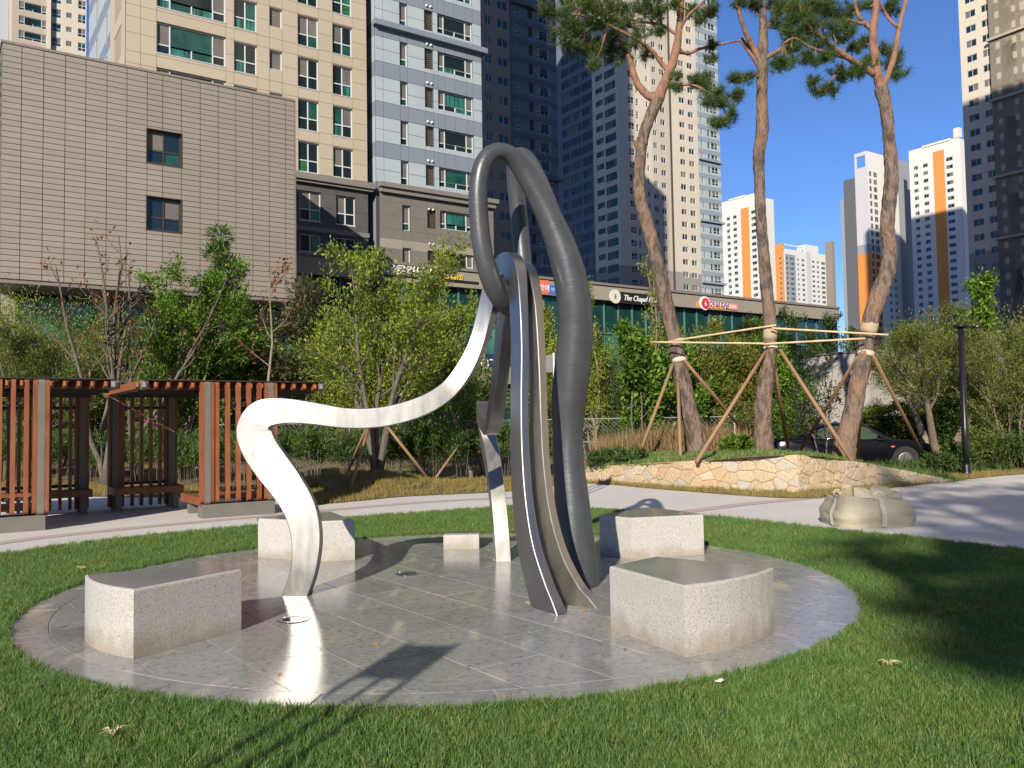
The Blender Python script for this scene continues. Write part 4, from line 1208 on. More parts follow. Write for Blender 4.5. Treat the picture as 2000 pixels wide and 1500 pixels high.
def bark_tube(b, pts, rads, sides, rng, m=0, rough=0.07):
    n0=len(b.v); b.tube(pts,rads,sides,m)
    V=b.v
    for i in range(len(pts)):
        for k in range(sides):
            j=n0+i*sides+k; p=Vector(V[j]); c=Vector(pts[i]); V[j]=tuple(c+(p-c)*(1+rng.uniform(-rough,rough)))
def needles_mesh(name, shoots, rng, per=46, ln=0.17, wd=0.011):
    """shoots: (position, direction)"""
    n=len(shoots); N=n*per
    pos=np.repeat(np.array([s[0] for s in shoots]),per,0); dr=np.repeat(np.array([s[1] for s in shoots]),per,0)
    t=rng.uniform(-0.12,0.06,(N,1)); base=pos+dr*t
    d=dr*rng.uniform(0.25,1.1,(N,1))+rng.normal(0,0.62,(N,3)); d/=np.linalg.norm(d,axis=1,keepdims=True)
    L=ln*rng.uniform(0.7,1.2,(N,1)); sd=np.cross(d,rng.normal(0,1,(N,3))); sd/=np.linalg.norm(sd,axis=1,keepdims=True)
    V=np.empty((N,3,3)); V[:,0]=base-sd*wd/2; V[:,1]=base+sd*wd/2; V[:,2]=base+d*L
    return npmesh(name,V.reshape(-1,3),np.arange(N*3).reshape(-1,3),m_needle)
def pine(label, Y, trunk, branches, clumps, seed, wraps):
    rng=random.Random(seed); nrg=np.random.default_rng(seed)
    base=P(trunk[0][0],trunk[0][1],Y); O=Vector((base.x,base.y,base.z-0.12))
    t=thing("pine_tree",label,"pine tree",O,0,"tall pines in the stone bed")
    k=Y/FPX
    def conv(pl):
        out=[]
        for q in pl:
            dy=q[3] if len(q)>3 else 0.0
            out.append((*(P(q[0],q[1],Y+dy)-O), q[2]*k/2))
        return out
    tr=conv(trunk); tr[0]=(tr[0][0],tr[0][1],tr[0][2]-0.15,tr[0][3]*1.12)
    sp=spline(tr,6); b=MB(); bark_tube(b,[Vector(q[:3]) for q in sp],[q[3] for q in sp],14,rng)
    b.build("trunk",m_bark,t,smooth=True)
    shoots=[]
    for bl in branches:
        sp=spline(conv(bl),5); b=MB(); bark_tube(b,[Vector(q[:3]) for q in sp],[q[3] for q in sp],9,rng,0,0.10)
        b.build("branch",m_bark_r,t,smooth=True)
    skel=[Vector(q[:3]) for bl in branches for q in spline(conv(bl),5)]
    tw=MB()
    for (cx,cy,cr,dy,dens) in clumps:
        c=P(cx,cy,Y+dy)-O; rr=cr*k*1.45
        nb=max(5,int(dens*8.5))
        near=min(skel,key=lambda s:(s-c).length)
        mid=(near+c)/2+Vector((rng.uniform(-.1,.1),rng.uniform(-.1,.1),-0.12))
        if (near-c).length<2.2: tw.tube([near,mid,c],[0.022,0.016,0.010],5)
        for _ in range(nb):
            d=Vector((rng.gauss(0,1),rng.gauss(0,1),rng.gauss(0.15,0.6))); d.normalize()
            e=c+Vector((d.x*rr*rng.uniform(0.25,1.0),d.y*rr*rng.uniform(0.25,1.0),d.z*rr*0.6*rng.uniform(0.2,1.0)))
            tw.tube([c+(e-c)*0.1,e],[0.009,0.005],4,cap=False)
            for s in range(3):
                pp=c+(e-c)*(1-0.28*s)+Vector((rng.gauss(0,.05),rng.gauss(0,.05),rng.gauss(0,.04)))
                dd=(e-c).normalized()*0.6+Vector((rng.gauss(0,.4),rng.gauss(0,.4),0.55)); dd.normalize()
                shoots.append((tuple(pp),tuple(dd)))
    tw.build("twigs",m_bark_r,t)["kind"]="stuff"
    put("crown",needles_mesh("crown",shoots,nrg,per=44,ln=0.21,wd=0.009),t)
    for (x,y,hpx,rpx,m) in wraps:
        c=P(x,y,Y)-O; h=hpx*k/2; r_=rpx*k
        # wrap follows the lean of the trunk
        i=min(range(len(trunk)-1),key=lambda q:abs(trunk[q][1]-y)); a=P(trunk[i][0],trunk[i][1],Y); e=P(trunk[i+1][0],trunk[i+1][1],Y); d=(e-a).normalized()
        b=MB(); b.tube([c-d*h,c-d*h*0.3,c+d*h*0.3,c+d*h],[r_,r_*1.04,r_*1.03,r_*0.98],14); b.build("jute_wrap" if m is m_jute else "rope_tie",m,t,smooth=True)
    return t,O
p1t=[(1368,884,46),(1358,845,38),(1345,800,34),(1330,730,31),(1318,665,29),(1300,590,29),(1283,510,28),(1263,435,26),(1250,385,24),(1249,335,22),(1255,275,22),(1268,232,22),(1284,195,25)]
p1b=[[(1284,196,20),(1262,184,15),(1246,165,14),(1236,140,13),(1229,112,11),(1216,85,8,0.3),(1200,60,6,0.5)],
 [(1284,196,23),(1297,165,21),(1307,140,19),(1318,108,17),(1325,70,15),(1329,30,13),(1331,-20,11),(1325,-70,9),(1330,-120,6)],
 [(1305,140,10),(1288,118,9),(1265,92,8,-0.2),(1230,70,7,-0.5),(1195,52,6,-0.7),(1165,38,5,-0.8),(1130,28,3,-0.9)],
 [(1322,100,9),(1345,104,7,0.3),(1365,96,6,0.4),(1400,88,5,0.5),(1440,80,4,0.6),(1470,76,2,0.6)],
 [(1300,160,6),(1330,165,5,-0.4),(1360,168,5,-0.6),(1395,190,4,-0.7),(1415,215,3,-0.8)],
 [(1326,60,7),(1345,30,6,-.3),(1372,5,5,-.5),(1390,-20,4,-.6)],
 [(1320,66,7),(1290,48,6,.4),(1250,42,5,.6),(1215,36,4,.7)],
 [(1250,300,9),(1243,285,8,-.1),(1238,274,7,-.15)]]
p1c=[(1098,60,30,-.8,1),(1130,65,28,-.5,1),(1180,50,30,-.6,1),(1205,20,30,-.2,1),(1150,85,26,-.4,1),(1120,10,30,-.2,1),(1310,10,26,-.2,.9),(1272,8,28,-.3,1),(1225,95,18,0,.7),(1372,150,14,-.5,.7),(1385,200,14,-.7,.7),(1082,18,34,-.9,1.1),(1110,40,34,-.8,1.2),(1138,15,36,-.9,1.2),(1150,48,30,-.6,1.1),(1102,82,24,-.7,.8),(1125,95,22,-.4,.7),(1168,22,30,-1.0,1.2),(1185,8,34,-.5,1),(1165,100,26,-.3,1.0),(1158,125,20,-.5,.9),(1190,75,28,.1,1),(1200,100,20,.3,.8),(1215,50,26,.4,1),(1235,25,28,.6,1),(1262,22,28,.5,1),(1292,30,22,.3,1),(1285,58,22,.2,.9),(1250,70,22,.2,.6),(1262,105,15,.1,.5),(1238,85,18,-.5,.6),(1210,115,20,.2,.7),(1350,20,20,-.3,.8),(1385,28,17,-.5,.8),(1365,40,14,-.4,.6),(1392,20,14,-.6,.7),(1358,160,17,-.5,.9),(1375,168,18,-.6,1),(1398,185,19,-.7,1),(1408,205,18,-.8,1),(1415,238,17,-.8,.9),(1432,222,13,-.8,.7),(1400,240,14,-.7,.7),(1430,185,12,-.6,.6),(1318,172,12,-.4,.7),(1322,150,10,-.3,.6),(1388,115,12,.5,.6),(1392,92,11,.5,.6),(1440,190,9,-.6,.4),(1120,-30,60,-.3,1.6),(1200,-50,70,.2,2),(1290,-60,70,0,2),(1370,-50,60,.3,1.6),(1330,-130,70,0,2),(1240,-120,60,.2,1.5)]
pn1,O1=pine("leftmost of the three pines, bent trunk forking low, in the stone bed",22.0,p1t,p1b,p1c,21,[(1321,668,12,15,m_jute),(1327,702,9,16,m_ropew)])
p2t=[(1493,890,40),(1491,850,36),(1490,800,34),(1496,740,31),(1503,680,26),(1503,620,25),(1497,560,24),(1491,490,22),(1486,420,21),(1483,350,21),(1482,300,23),(1489,255,25),(1488,200,22),(1489,140,22),(1490,100,21),(1491,60,17),(1488,10,14),(1486,-60,12),(1490,-130,8)]
p2b=[[(1488,125,13),(1472,95,11),(1455,60,9,-.2),(1440,10,8,-.4),(1430,-40,6,-.5)],
 [(1487,135,11),(1470,108,11,.1),(1447,76,9,.2)],
 [(1492,115,10),(1525,97,9,-.3),(1555,78,8,-.5),(1578,50,6,-.7),(1588,20,5,-.8)],
 [(1486,150,5),(1465,148,4,-.3),(1448,148,3,-.5)],
 [(1490,60,7),(1520,30,6,.4),(1555,10,5,.6)]]
p2c=[(1520,45,18,-.2,.8),(1560,60,16,-.5,.8),(1470,10,16,0,.6),(1452,150,16,-.5,.9),(1440,152,12,-.5,.6),(1505,12,24,.2,1),(1530,20,24,-.2,1),(1560,30,24,-.6,1.1),(1582,40,18,-.8,.9),(1548,5,26,.5,1),(1590,15,18,-.7,.8),(1575,70,14,-.6,.7),(1540,80,12,-.4,.6),(1480,20,12,.2,.5),(1440,5,14,-.4,.5),(1500,-60,60,0,1.8),(1440,-60,50,-.2,1.4),(1560,-50,55,.3,1.6),(1500,-150,60,0,1.6)]
pn2,O2=pine("middle pine of the three, straight reddish trunk with a sawn stub",20.3,p2t,p2b,p2c,22,[(1504,652,24,13.3,m_jute),(1505,680,8,14,m_ropew)])
p3t=[(1646,896,46),(1652,860,40),(1663,815,36),(1676,750,33),(1688,690,31),(1699,630,31),(1716,575,34),(1732,535,31),(1738,490,28),(1733,445,27),(1736,400,27),(1741,350,27),(1739,300,25),(1735,255,23),(1730,210,24),(1721,172,27)]
p3b=[[(1722,176,21),(1713,145,18),(1707,100,17),(1705,60,16),(1709,25,14),(1713,-20,12),(1712,-80,8)],
 [(1723,176,13),(1735,145,12),(1747,108,11),(1755,60,10),(1763,25,8),(1772,-10,7),(1778,-60,5)],
 [(1706,145,13),(1680,128,12,-.2),(1655,112,11,-.4),(1625,90,9,-.6),(1598,68,8,-.8),(1572,40,7,-1),(1560,10,5,-1.1)],
 [(1650,112,8),(1615,103,7,-.6),(1580,92,6,-.9),(1552,75,5,-1.1),(1530,85,4,-1.2)],
 [(1700,55,10),(1686,42,9,.2),(1676,28,8,.3),(1668,0,7,.4)],
 [(1690,48,7),(1655,38,6,.4),(1628,30,5,.5)],
 [(1752,52,7),(1735,35,6,.3),(1720,5,5,.4)],
 [(1640,128,4),(1625,155,3,-.5),(1610,172,2,-.6)]]
p3c=[(1570,75,20,-.9,.9),(1620,110,16,-.6,.8),(1545,95,16,-1,.8),(1560,20,24,-1,1),(1605,15,26,-.5,1),(1655,50,22,.2,.9),(1690,120,14,0,.7),(1528,130,14,-1.2,.7),(1520,122,12,-1.2,.6),(1545,118,14,-1.1,.7),(1580,112,18,-1,1),(1602,118,16,-.9,.8),(1600,178,13,-.6,.7),(1626,176,13,-.5,.7),(1584,160,8,-.7,.4),(1640,140,14,-.4,.8),(1655,150,12,-.3,.7),(1682,142,13,-.2,.7),(1665,135,12,-.2,.6),(1740,112,18,.2,1),(1735,128,14,.2,.8),(1757,146,11,.1,.7),(1725,100,12,.4,.6),(1560,40,24,-1,1.1),(1545,60,18,-1,.9),(1590,45,26,-.8,1.1),(1600,85,18,-.7,.8),(1625,60,24,-.4,1),(1650,75,20,-.2,.9),(1640,30,24,.4,1),(1665,95,15,.1,.6),(1682,85,15,.2,.7),(1620,20,26,.4,1),(1585,12,24,-.8,1),(1670,20,22,.4,.8),(1735,12,18,.4,.7),(1745,20,14,.3,.6),(1700,10,14,.2,.5),(1620,-40,55,-.2,1.6),(1700,-60,60,0,1.8),(1770,-60,45,.2,1.2),(1680,-140,60,0,1.6)]
pn3,O3=pine("rightmost pine, S-curved trunk forking before the blue sky",19.8,p3t,p3b,p3c,23,[(1697,640,24,16,m_jute),(1690,690,10,16.6,m_ropew)])
# props and rails
def prop(label, a, Ya, c, name="timber_prop", m=m_pole, r=0.045, group="timber props of the pines"):
    """pole from a pixel on the trunk down to a pixel on the bed"""
    top=P(a[0],a[1],Ya)
    d=ray(c[0],c[1]); Y=19.0
    for _ in range(12):
        q=EYE+d*(Y/d.y); z=bed_z(q.x,q.y); Y=(z-EYE.z)/d.z*d.y
        Y=min(max(Y,17.9),24.5)
    foot=EYE+d*(Y/d.y)
    f2=foot+(foot-top).normalized()*0.15
    t=tag(MB().build(name,m),label,"wooden prop",group) if False else None
    b=MB(); b.tube([f2-foot,(top-foot)*0.5,top-foot],[r*1.06,r,r*0.92],9)
    o=b.build(name,m,None,foot,smooth=True); tag(o,label,"timber prop",group)
    return o
prop("timber prop slanting left from the leftmost pine",(1314,711),21.85,(1243,903))
prop("timber prop slanting right from the leftmost pine towards the middle pine",(1336,703),21.85,(1470,862))
prop("upright timber prop just behind the leftmost pine trunk",(1323,715),22.3,(1329,888))
prop("timber prop slanting left from the middle pine",(1493,690),20.15,(1366,893))
prop("steep timber prop right of the middle pine trunk",(1506,682),20.1,(1541,884))
prop("timber prop slanting right from the middle pine, crossing another",(1521,679),20.15,(1665,902))
prop("timber prop slanting left from the rightmost pine",(1674,698),19.7,(1562,881))
prop("steep dark timber prop against the rightmost pine trunk",(1689,687),19.5,(1674,899))
prop("timber prop slanting right from the rightmost pine to the wall end",(1706,696),19.65,(1818,918))
def rail(label,a,Ya,c,Yc):
    p=P(a[0],a[1],Ya); q=P(c[0],c[1],Yc); O=p
    b=MB(); n=9; pts=[p.lerp(q,i/n)-O for i in range(n+1)]; b.tube(pts,[0.026 if i%2 else 0.022 for i in range(n+1)],8)
    o=b.build("bamboo_rail",m_bamboo,None,O,smooth=True); tag(o,label,"bamboo rail","bamboo rails tied across the pines")
rail("level bamboo rail from the leftmost pine to the middle pine",(1271,668),21.7,(1492,671),20.0)
rail("rising bamboo rail from the leftmost pine to the middle pine",(1304,667),21.7,(1516,635),20.0)
rail("sloping upper bamboo rail from the middle pine to the rightmost pine",(1506,641),20.0,(1735,654),19.4)
rail("lower bamboo rail from the middle pine to the rightmost pine",(1490,672),20.0,(1690,661),19.4)

# ================================================================== PLANTS
m_twig=mat("twig_bark",(0.095,0.08,0.064),0.9,var=(12,(0.15,0.128,0.10),0.45,0.7),bump=(30,0.02))
m_twig_l=mat("twig_bark_light",(0.23,0.175,0.125),0.9,var=(10,(0.14,0.105,0.075),0.45,0.7),bump=(30,0.02))
LM={
 'olive':leafmat("leaves_olive",[(0.053,0.083,0.018),(0.112,0.153,0.029),(0.189,0.224,0.047),(0.295,0.283,0.083)],0.4),
 'green':leafmat("leaves_green",[(0.035,0.088,0.014),(0.094,0.195,0.024),(0.177,0.307,0.035),(0.283,0.413,0.059)],0.4),
 'yellow':leafmat("leaves_yellow_green",[(0.071,0.118,0.018),(0.165,0.236,0.029),(0.283,0.354,0.041),(0.425,0.425,0.071)],0.4),
 'dark':leafmat("leaves_dark",[(0.021,0.050,0.015),(0.047,0.094,0.024),(0.083,0.147,0.033),(0.130,0.195,0.047)],0.35),
 'rust':leafmat("leaves_rust",[(0.083,0.024,0.014),(0.189,0.059,0.021),(0.307,0.142,0.035),(0.401,0.236,0.071)]),
 'mixed':leafmat("leaves_mixed",[(0.047,0.094,0.018),(0.118,0.189,0.029),(0.212,0.283,0.041),(0.260,0.201,0.047),(0.283,0.094,0.029)],0.4),
 'purple':leafmat("leaves_purple",[(0.018,0.019,0.015),(0.041,0.040,0.031),(0.071,0.059,0.047)]),
 'conifer':leafmat("conifer_sprays",[(0.024,0.059,0.017),(0.059,0.118,0.026),(0.106,0.183,0.035),(0.177,0.248,0.053)],0.25),
 'browned':leafmat("conifer_browned",[(0.033,0.053,0.021),(0.065,0.088,0.031),(0.118,0.124,0.047),(0.201,0.118,0.059)],0.25),
}
def leaves(name, C, D, size, m, rng, aspect=0.45, droop=0.0):
    """one leaf at each place C, pointing roughly along D"""
    N=len(C); C=np.asarray(C); D=np.asarray(D)
    d=D+rng.normal(0,0.55,(N,3)); d[:,2]-=droop; d/=np.linalg.norm(d,axis=1,keepdims=True)
    up=np.array([0,0,1.0])+rng.normal(0,0.55,(N,3)); sd=np.cross(d,up); sd/=np.linalg.norm(sd,axis=1,keepdims=True)+1e-9
    nn=np.cross(sd,d)
    L=size*rng.uniform(0.65,1.3,(N,1)); W=L*aspect
    V=np.empty((N,4,3)); V[:,0]=C; V[:,1]=C+d*L*0.5+sd*W*0.5+nn*L*0.06; V[:,2]=C+d*L; V[:,3]=C+d*L*0.5-sd*W*0.5+nn*L*0.06
    return npmesh(name,V.reshape(-1,3),np.arange(N*4).reshape(-1,4),m)
def grow(rng, H, stems=1, lean=8, first=0.35, nchild=7, clen=0.38, ang=42, r0=None, n2=4, c2=0.45, up=0.25, wob=0.12):
    """returns (polylines with radii, tips); each branch tapers and bends"""
    lines=[]; tips=[]
    r0=r0 or 0.016*H
    def line(p,d,L,r,n,lv):
        pts=[p.copy()]; rad=[r]; d=d.copy()
        for i in range(n):
            d=d+Vector((rng.gauss(0,wob),rng.gauss(0,wob),rng.gauss(0,wob)*0.6+up*0.25)); d.normalize()
            pts.append(pts[-1]+d*L/n); rad.append(r*(1-0.82*(i+1)/n))
        lines.append((pts,rad,lv)); return pts,rad
    def along(pts,t):
        k=t*(len(pts)-1); i=min(int(k),len(pts)-2); f=k-i
        return pts[i].lerp(pts[i+1],f), (pts[i+1]-pts[i]).normalized()
    for s in range(stems):
        a=rng.uniform(0,6.28) if stems==1 else 6.28*s/stems+rng.uniform(-.4,.4)
        l=R(lean)*rng.uniform(0.5,1.3)
        d=Vector((math.cos(a)*math.sin(l),math.sin(a)*math.sin(l),math.cos(l)))
        Hs=H*(1 if s==0 else rng.uniform(0.7,1.0))
        pts,rad=line(Vector((math.cos(a)*0.05*(stems>1),math.sin(a)*0.05*(stems>1),-0.1)),d,Hs,r0*(1 if stems==1 else 0.62),8,0)
        for c in range(nchild):
            t=first+(1-first)*(c+rng.random()*0.8)/nchild; t=min(t,0.98)
            p,dd=along(pts,t); az=rng.uniform(0,6.28); an=R(ang)*rng.uniform(0.6,1.3)
            o=Vector((math.cos(az),math.sin(az),0)); o=(o-dd*o.dot(dd)).normalized()
            d1=dd*math.cos(an)+o*math.sin(an)
            L1=Hs*clen*(1.15-0.75*t)*rng.uniform(0.75,1.25); i=min(int(t*8),8)
            p1,_=line(p,d1,L1,max(0.006,rad[i]*0.55),5,1)
            for q in np.linspace(0.35,1,5): tips.append(along(p1,q))
            for e in range(n2):
                t2=0.25+0.7*(e+rng.random())/n2
                p2,d2=along(p1,min(t2,0.98)); az=rng.uniform(0,6.28); an=R(45)*rng.uniform(0.6,1.3)
                o=Vector((math.cos(az),math.sin(az),0.2)); o=(o-d2*o.dot(d2)); o=o.normalized() if o.length>1e-4 else Vector((1,0,0))
                p3,_=line(p2,d2*math.cos(an)+o*math.sin(an),L1*c2*rng.uniform(0.7,1.3),max(0.004,rad[i]*0.25),3,2)
                for q in (0.35,0.6,0.8,1.0): tips.append(along(p3,q))
        tips.append(along(pts,1.0))
    return lines,tips
def tree_parts(t, lines, tips, seed, m_leaf, nleaf, size, sigma, bark=m_twig, aspect=0.45, keep=1.0, droop=0.0, crown_name="crown"):
    rng=np.random.default_rng(seed)
    b=MB()
    for pts,rad,lv in lines: b.tube(pts,rad,7 if lv==0 else (5 if lv==1 else 4),cap=(lv==0))
    b.build("trunk",bark,t,smooth=True)
    if nleaf<=0: return
    T=np.array([tuple(q[0]) for q in tips]); D=np.array([tuple(q[1]) for q in tips])
    if keep<1:
        k=rng.random(len(T))<keep; T,D=T[k],D[k]
    C=np.repeat(T,nleaf,0)+rng.normal(0,sigma,(len(T)*nleaf,3)); DD=np.repeat(D,nleaf,0)
    put(crown_name,leaves(crown_name,C,DD,size,m_leaf,rng,aspect,droop),t)
def ground_at(px,Y):
    p=P(px,820,Y); z=0.0
    if Y<40 and p.x<1.9: z=verge_z(p.x,p.y)
    elif 1.9<=p.x<=10.6 and 18<p.y<24.3: z=bed_z(p.x,p.y)
    return Vector((p.x,p.y,z-0.03))
def htop(px,py,Y,g): return P(px,py,Y).z-g.z
def tree(name,label,px,Y,top,leaf,seed,cat="tree",group=None,nleaf=6,size=0.13,sigma=0.10,bark=m_twig,aspect=0.45,keep=1.0,droop=0.0,**kw):
    g=ground_at(px,Y); H=htop(px,top,Y,g)
    rng=random.Random(seed)
    t=thing(name,label,cat,g,0,group)
    lines,tips=grow(rng,H*0.93,**kw)
    nleaf=int(round(nleaf*2.3)) if keep>0.8 else nleaf; size*=(0.82 if keep>0.8 else 1.0)
    tree_parts(t,lines,tips,seed,LM[leaf],nleaf,size,sigma,bark,aspect,keep,droop)
    return t
GB="young trees behind the pergolas"
tree("leafy_tree","olive leaved young tree at the left edge, above the pergola",35,26,575,'olive',101,group=GB,stems=4,lean=16,nchild=10,first=0.15,clen=0.34,nleaf=9,size=0.12,aspect=0.3)
tree("leafy_tree","olive young tree between the edge pergola and the clad hall",120,28,590,'olive',102,group=GB,stems=4,lean=14,nchild=10,first=0.2,clen=0.3,nleaf=8,size=0.12,aspect=0.3)
tree("bare_tree","nearly bare multi-stemmed tree rising before the taupe panels",212,23.5,405,'rust',103,group=GB,stems=7,lean=12,nchild=6,first=0.35,clen=0.24,nleaf=2,size=0.14,keep=0.3,bark=m_twig,r0=0.15,n2=3)
tree("sapling","sapling with drooping brown leaf tufts beside the bare tree",265,25,445,'purple',104,group=GB,stems=3,lean=10,nchild=4,first=0.55,clen=0.18,nleaf=4,size=0.26,keep=0.5,droop=0.9,aspect=0.3,n2=2)
tree("leafy_tree","bright green bushy tree left of the hall window column",345,26.5,500,'green',105,group=GB,stems=5,lean=15,nchild=12,first=0.15,clen=0.32,nleaf=11,size=0.13,bark=m_twig_l)
tree("leafy_tree","green tree filling the gap behind the second pergola",420,29,560,'green',106,group=GB,stems=4,lean=16,nchild=11,first=0.15,clen=0.34,nleaf=9,size=0.13)
tree("red_sapling","thin sapling with dark red leaves at its tips, left of the shop row",487,24.5,445,'rust',107,group=GB,stems=1,lean=3,nchild=6,first=0.5,clen=0.25,nleaf=3,size=0.15,keep=0.45,bark=m_twig_l,r0=0.07)
tree("leafy_tree","yellow green multi-stemmed tree on the mound under the steel arch",735,20.6,462,'yellow',109,group=GB,stems=6,lean=15,nchild=10,first=0.36,clen=0.36,nleaf=7,size=0.12,r0=0.14,bark=m_twig,wob=0.1,keep=0.85)
tree("leafy_tree","loose green tree right of the mound tree, before the shop row",850,30,575,'yellow',110,group=GB,stems=5,lean=17,nchild=10,first=0.2,clen=0.34,nleaf=8,size=0.14)
tree("sapling","sparse sapling with yellowing leaves left of the ribbon top",905,28,575,'olive',111,group=GB,stems=2,lean=10,nchild=5,first=0.5,clen=0.28,nleaf=3,size=0.17,keep=0.5,bark=m_twig_l)
tree("leafy_tree","small green tree propped with poles below the ribbon arch",922,23.5,700,'dark',112,group=GB,stems=1,lean=3,nchild=9,first=0.42,clen=0.42,nleaf=8,size=0.10,r0=0.08,bark=m_twig_l)
tree("leafy_tree","green tree far behind the mound tree",655,33,600,'dark',113,group=GB,stems=3,lean=13,nchild=10,first=0.2,clen=0.32,nleaf=9,size=0.14)
tree("leafy_tree","bushy green tree seen below the coral shop sign",1078,29,595,'yellow',114,group=GB,stems=4,lean=12,nchild=11,first=0.12,clen=0.26,nleaf=10,size=0.12)
tree("columnar_tree","slim pale green columnar tree right of the grey tube",1160,27.5,505,'yellow',115,group=GB,stems=3,lean=7,nchild=13,first=0.15,clen=0.16,ang=32,nleaf=6,size=0.10,bark=m_twig_l,up=0.6)
tree("columnar_tree","slim columnar tree just behind the leftmost pine",1302,29,470,'yellow',116,group=GB,stems=2,lean=6,nchild=14,first=0.3,clen=0.13,ang=32,nleaf=4,size=0.10,bark=m_twig_l,up=0.6,keep=0.7)
tree("leafy_tree","young tree with large bright leaves left of the leftmost pine",1248,26.5,615,'green',117,group=GB,stems=2,lean=9,nchild=8,first=0.25,clen=0.25,nleaf=6,size=0.22,aspect=0.5,droop=0.3)
tree("leafy_tree","young tree with large bright leaves right of the leftmost pine",1340,27,600,'green',118,group=GB,stems=2,lean=9,nchild=8,first=0.25,clen=0.25,nleaf=5,size=0.22,aspect=0.5,droop=0.3)
tree("leafy_tree","green tree with reddish leaves between left and middle pine",1405,28.5,615,'mixed',119,group=GB,stems=5,lean=14,nchild=11,first=0.25,clen=0.28,nleaf=9,size=0.12,bark=m_twig_l)
tree("leafy_tree","full green tree left of the middle pine",1450,30,600,'mixed',120,group=GB,stems=4,lean=13,nchild=12,first=0.3,clen=0.28,nleaf=9,size=0.13,bark=m_twig_l)
tree("leafy_tree","full green tree right of the middle pine",1540,29.5,615,'green',121,group=GB,stems=4,lean=13,nchild=11,first=0.3,clen=0.3,nleaf=9,size=0.13)
tree("leafy_tree","tall green tree against the orange far towers",1590,36.5,590,'dark',122,group=GB,stems=3,lean=10,nchild=11,first=0.3,clen=0.26,nleaf=8,size=0.17,aspect=0.4)
tree("leafy_tree","green tree in the gap between shop row end and orange corner tower",1645,44,612,'dark',129,group=GB,stems=4,lean=14,nchild=11,first=0.2,clen=0.32,nleaf=9,size=0.17)
tree("purple_sapling","purple leaved sapling before the pale grey wall",1608,25.2,690,'purple',123,group=GB,stems=2,lean=6,nchild=6,first=0.35,clen=0.26,nleaf=3,size=0.17,aspect=0.35,bark=m_twig,keep=0.6,droop=0.3)
tree("spreading_tree","large spreading olive tree left of the lamp post",1842,25.0,560,'olive',124,group="trees at the right edge",stems=3,lean=24,nchild=12,first=0.50,clen=0.5,nleaf=14,size=0.095,aspect=0.3,r0=0.24,bark=m_twig_l,up=0.12,n2=6)
tree("leafy_tree","olive tree right of the lamp post at the view's edge",1985,24.5,590,'olive',125,group="trees at the right edge",stems=4,lean=18,nchild=11,first=0.2,clen=0.42,nleaf=13,size=0.095,aspect=0.3,bark=m_twig_l,n2=5)
tree("leafy_tree","olive tree between the spreading tree and the sand tower",1925,29,575,'olive',126,group="trees at the right edge",stems=4,lean=16,nchild=11,first=0.2,clen=0.36,nleaf=13,size=0.11,aspect=0.3,n2=5)
tree("leafy_tree","dark olive tree filling in behind the spreading tree",1790,39,600,'dark',127,group="trees at the right edge",stems=4,lean=18,nchild=10,first=0.2,clen=0.36,nleaf=9,size=0.11,aspect=0.35)
tree("sapling","thin sapling with a bright green leaf tuft above the right trees",1972,24.5,505,'green',128,group="trees at the right edge",r0=0.035,stems=1,lean=2,nchild=6,first=0.72,clen=0.10,nleaf=5,size=0.19,aspect=0.5,droop=0.7)
# conifers
def conifer(name,label,px,Y,top,wpx,leaf,seed,start=0.12,n=5200,size=0.16,shape=0.75,group="conifers among the young trees",lumps=26):
    g=ground_at(px,Y); H=htop(px,top,Y,g); rng=np.random.default_rng(seed)
    t=thing(name,label,"conifer",g,0,group)
    b=MB(); b.tube([(0,0,-0.1),(0.03,0,H*0.5),(0,0,H*0.97)],[0.03*H**0.5+0.03,0.03,0.008],8)
    W=wpx*Y/FPX/2
    cen=[]
    for i in range(lumps):
        z=start+(1-start)*rng.random()**1.15; r=W*(1-z)**shape*1.25*rng.uniform(0.45,1.0); a=rng.uniform(0,6.28)
        r=min(r,W); c=np.array([r*math.cos(a),r*math.sin(a),z*H]); cen.append((c,W*rng.uniform(0.26,0.44)))
        b.tube([(0,0,max(0.1,c[2]-r*0.35)),(c[0],c[1],c[2])],[0.02,0.008],4,cap=False)
    b.build("trunk",m_twig,t,smooth=True)
    C=[];D=[]
    for (c,r) in cen:
        k=n//lumps; d=rng.normal(0,1,(k,3)); d/=np.linalg.norm(d,axis=1,keepdims=True)
        rr=r*rng.uniform(0.35,1.0,(k,1)); C.append(c+d*rr*np.array([1,1,0.7])); D.append(d+np.array([0,0,0.45]))
    put("crown",leaves("crown",np.concatenate(C),np.concatenate(D),size,LM[leaf],rng,0.16),t)
    return t
conifer("young_pine","young pine with open tufts before the taupe panels",432,28,455,120,'conifer',201,start=0.3,n=5200,size=0.24,lumps=22)
conifer("young_pine","tuft topped young pine left of the bright green tree",335,31,495,70,'conifer',202,start=0.4,n=2600,size=0.22,lumps=12)
conifer("dark_pine","dark pine with browned top beside the clad hall corner",598,28.5,555,190,'browned',203,start=0.1,n=9500,size=0.22,lumps=40)
conifer("arborvitae","dense rounded conifer right of the grey tube",1195,28,700,95,'conifer',204,start=0.08,n=11000,size=0.10,shape=0.35,lumps=60)
conifer("arborvitae","dense lighter conifer left of the leftmost pine's prop",1262,28.5,722,90,'green',205,start=0.08,n=9000,size=0.09,shape=0.4,lumps=50)

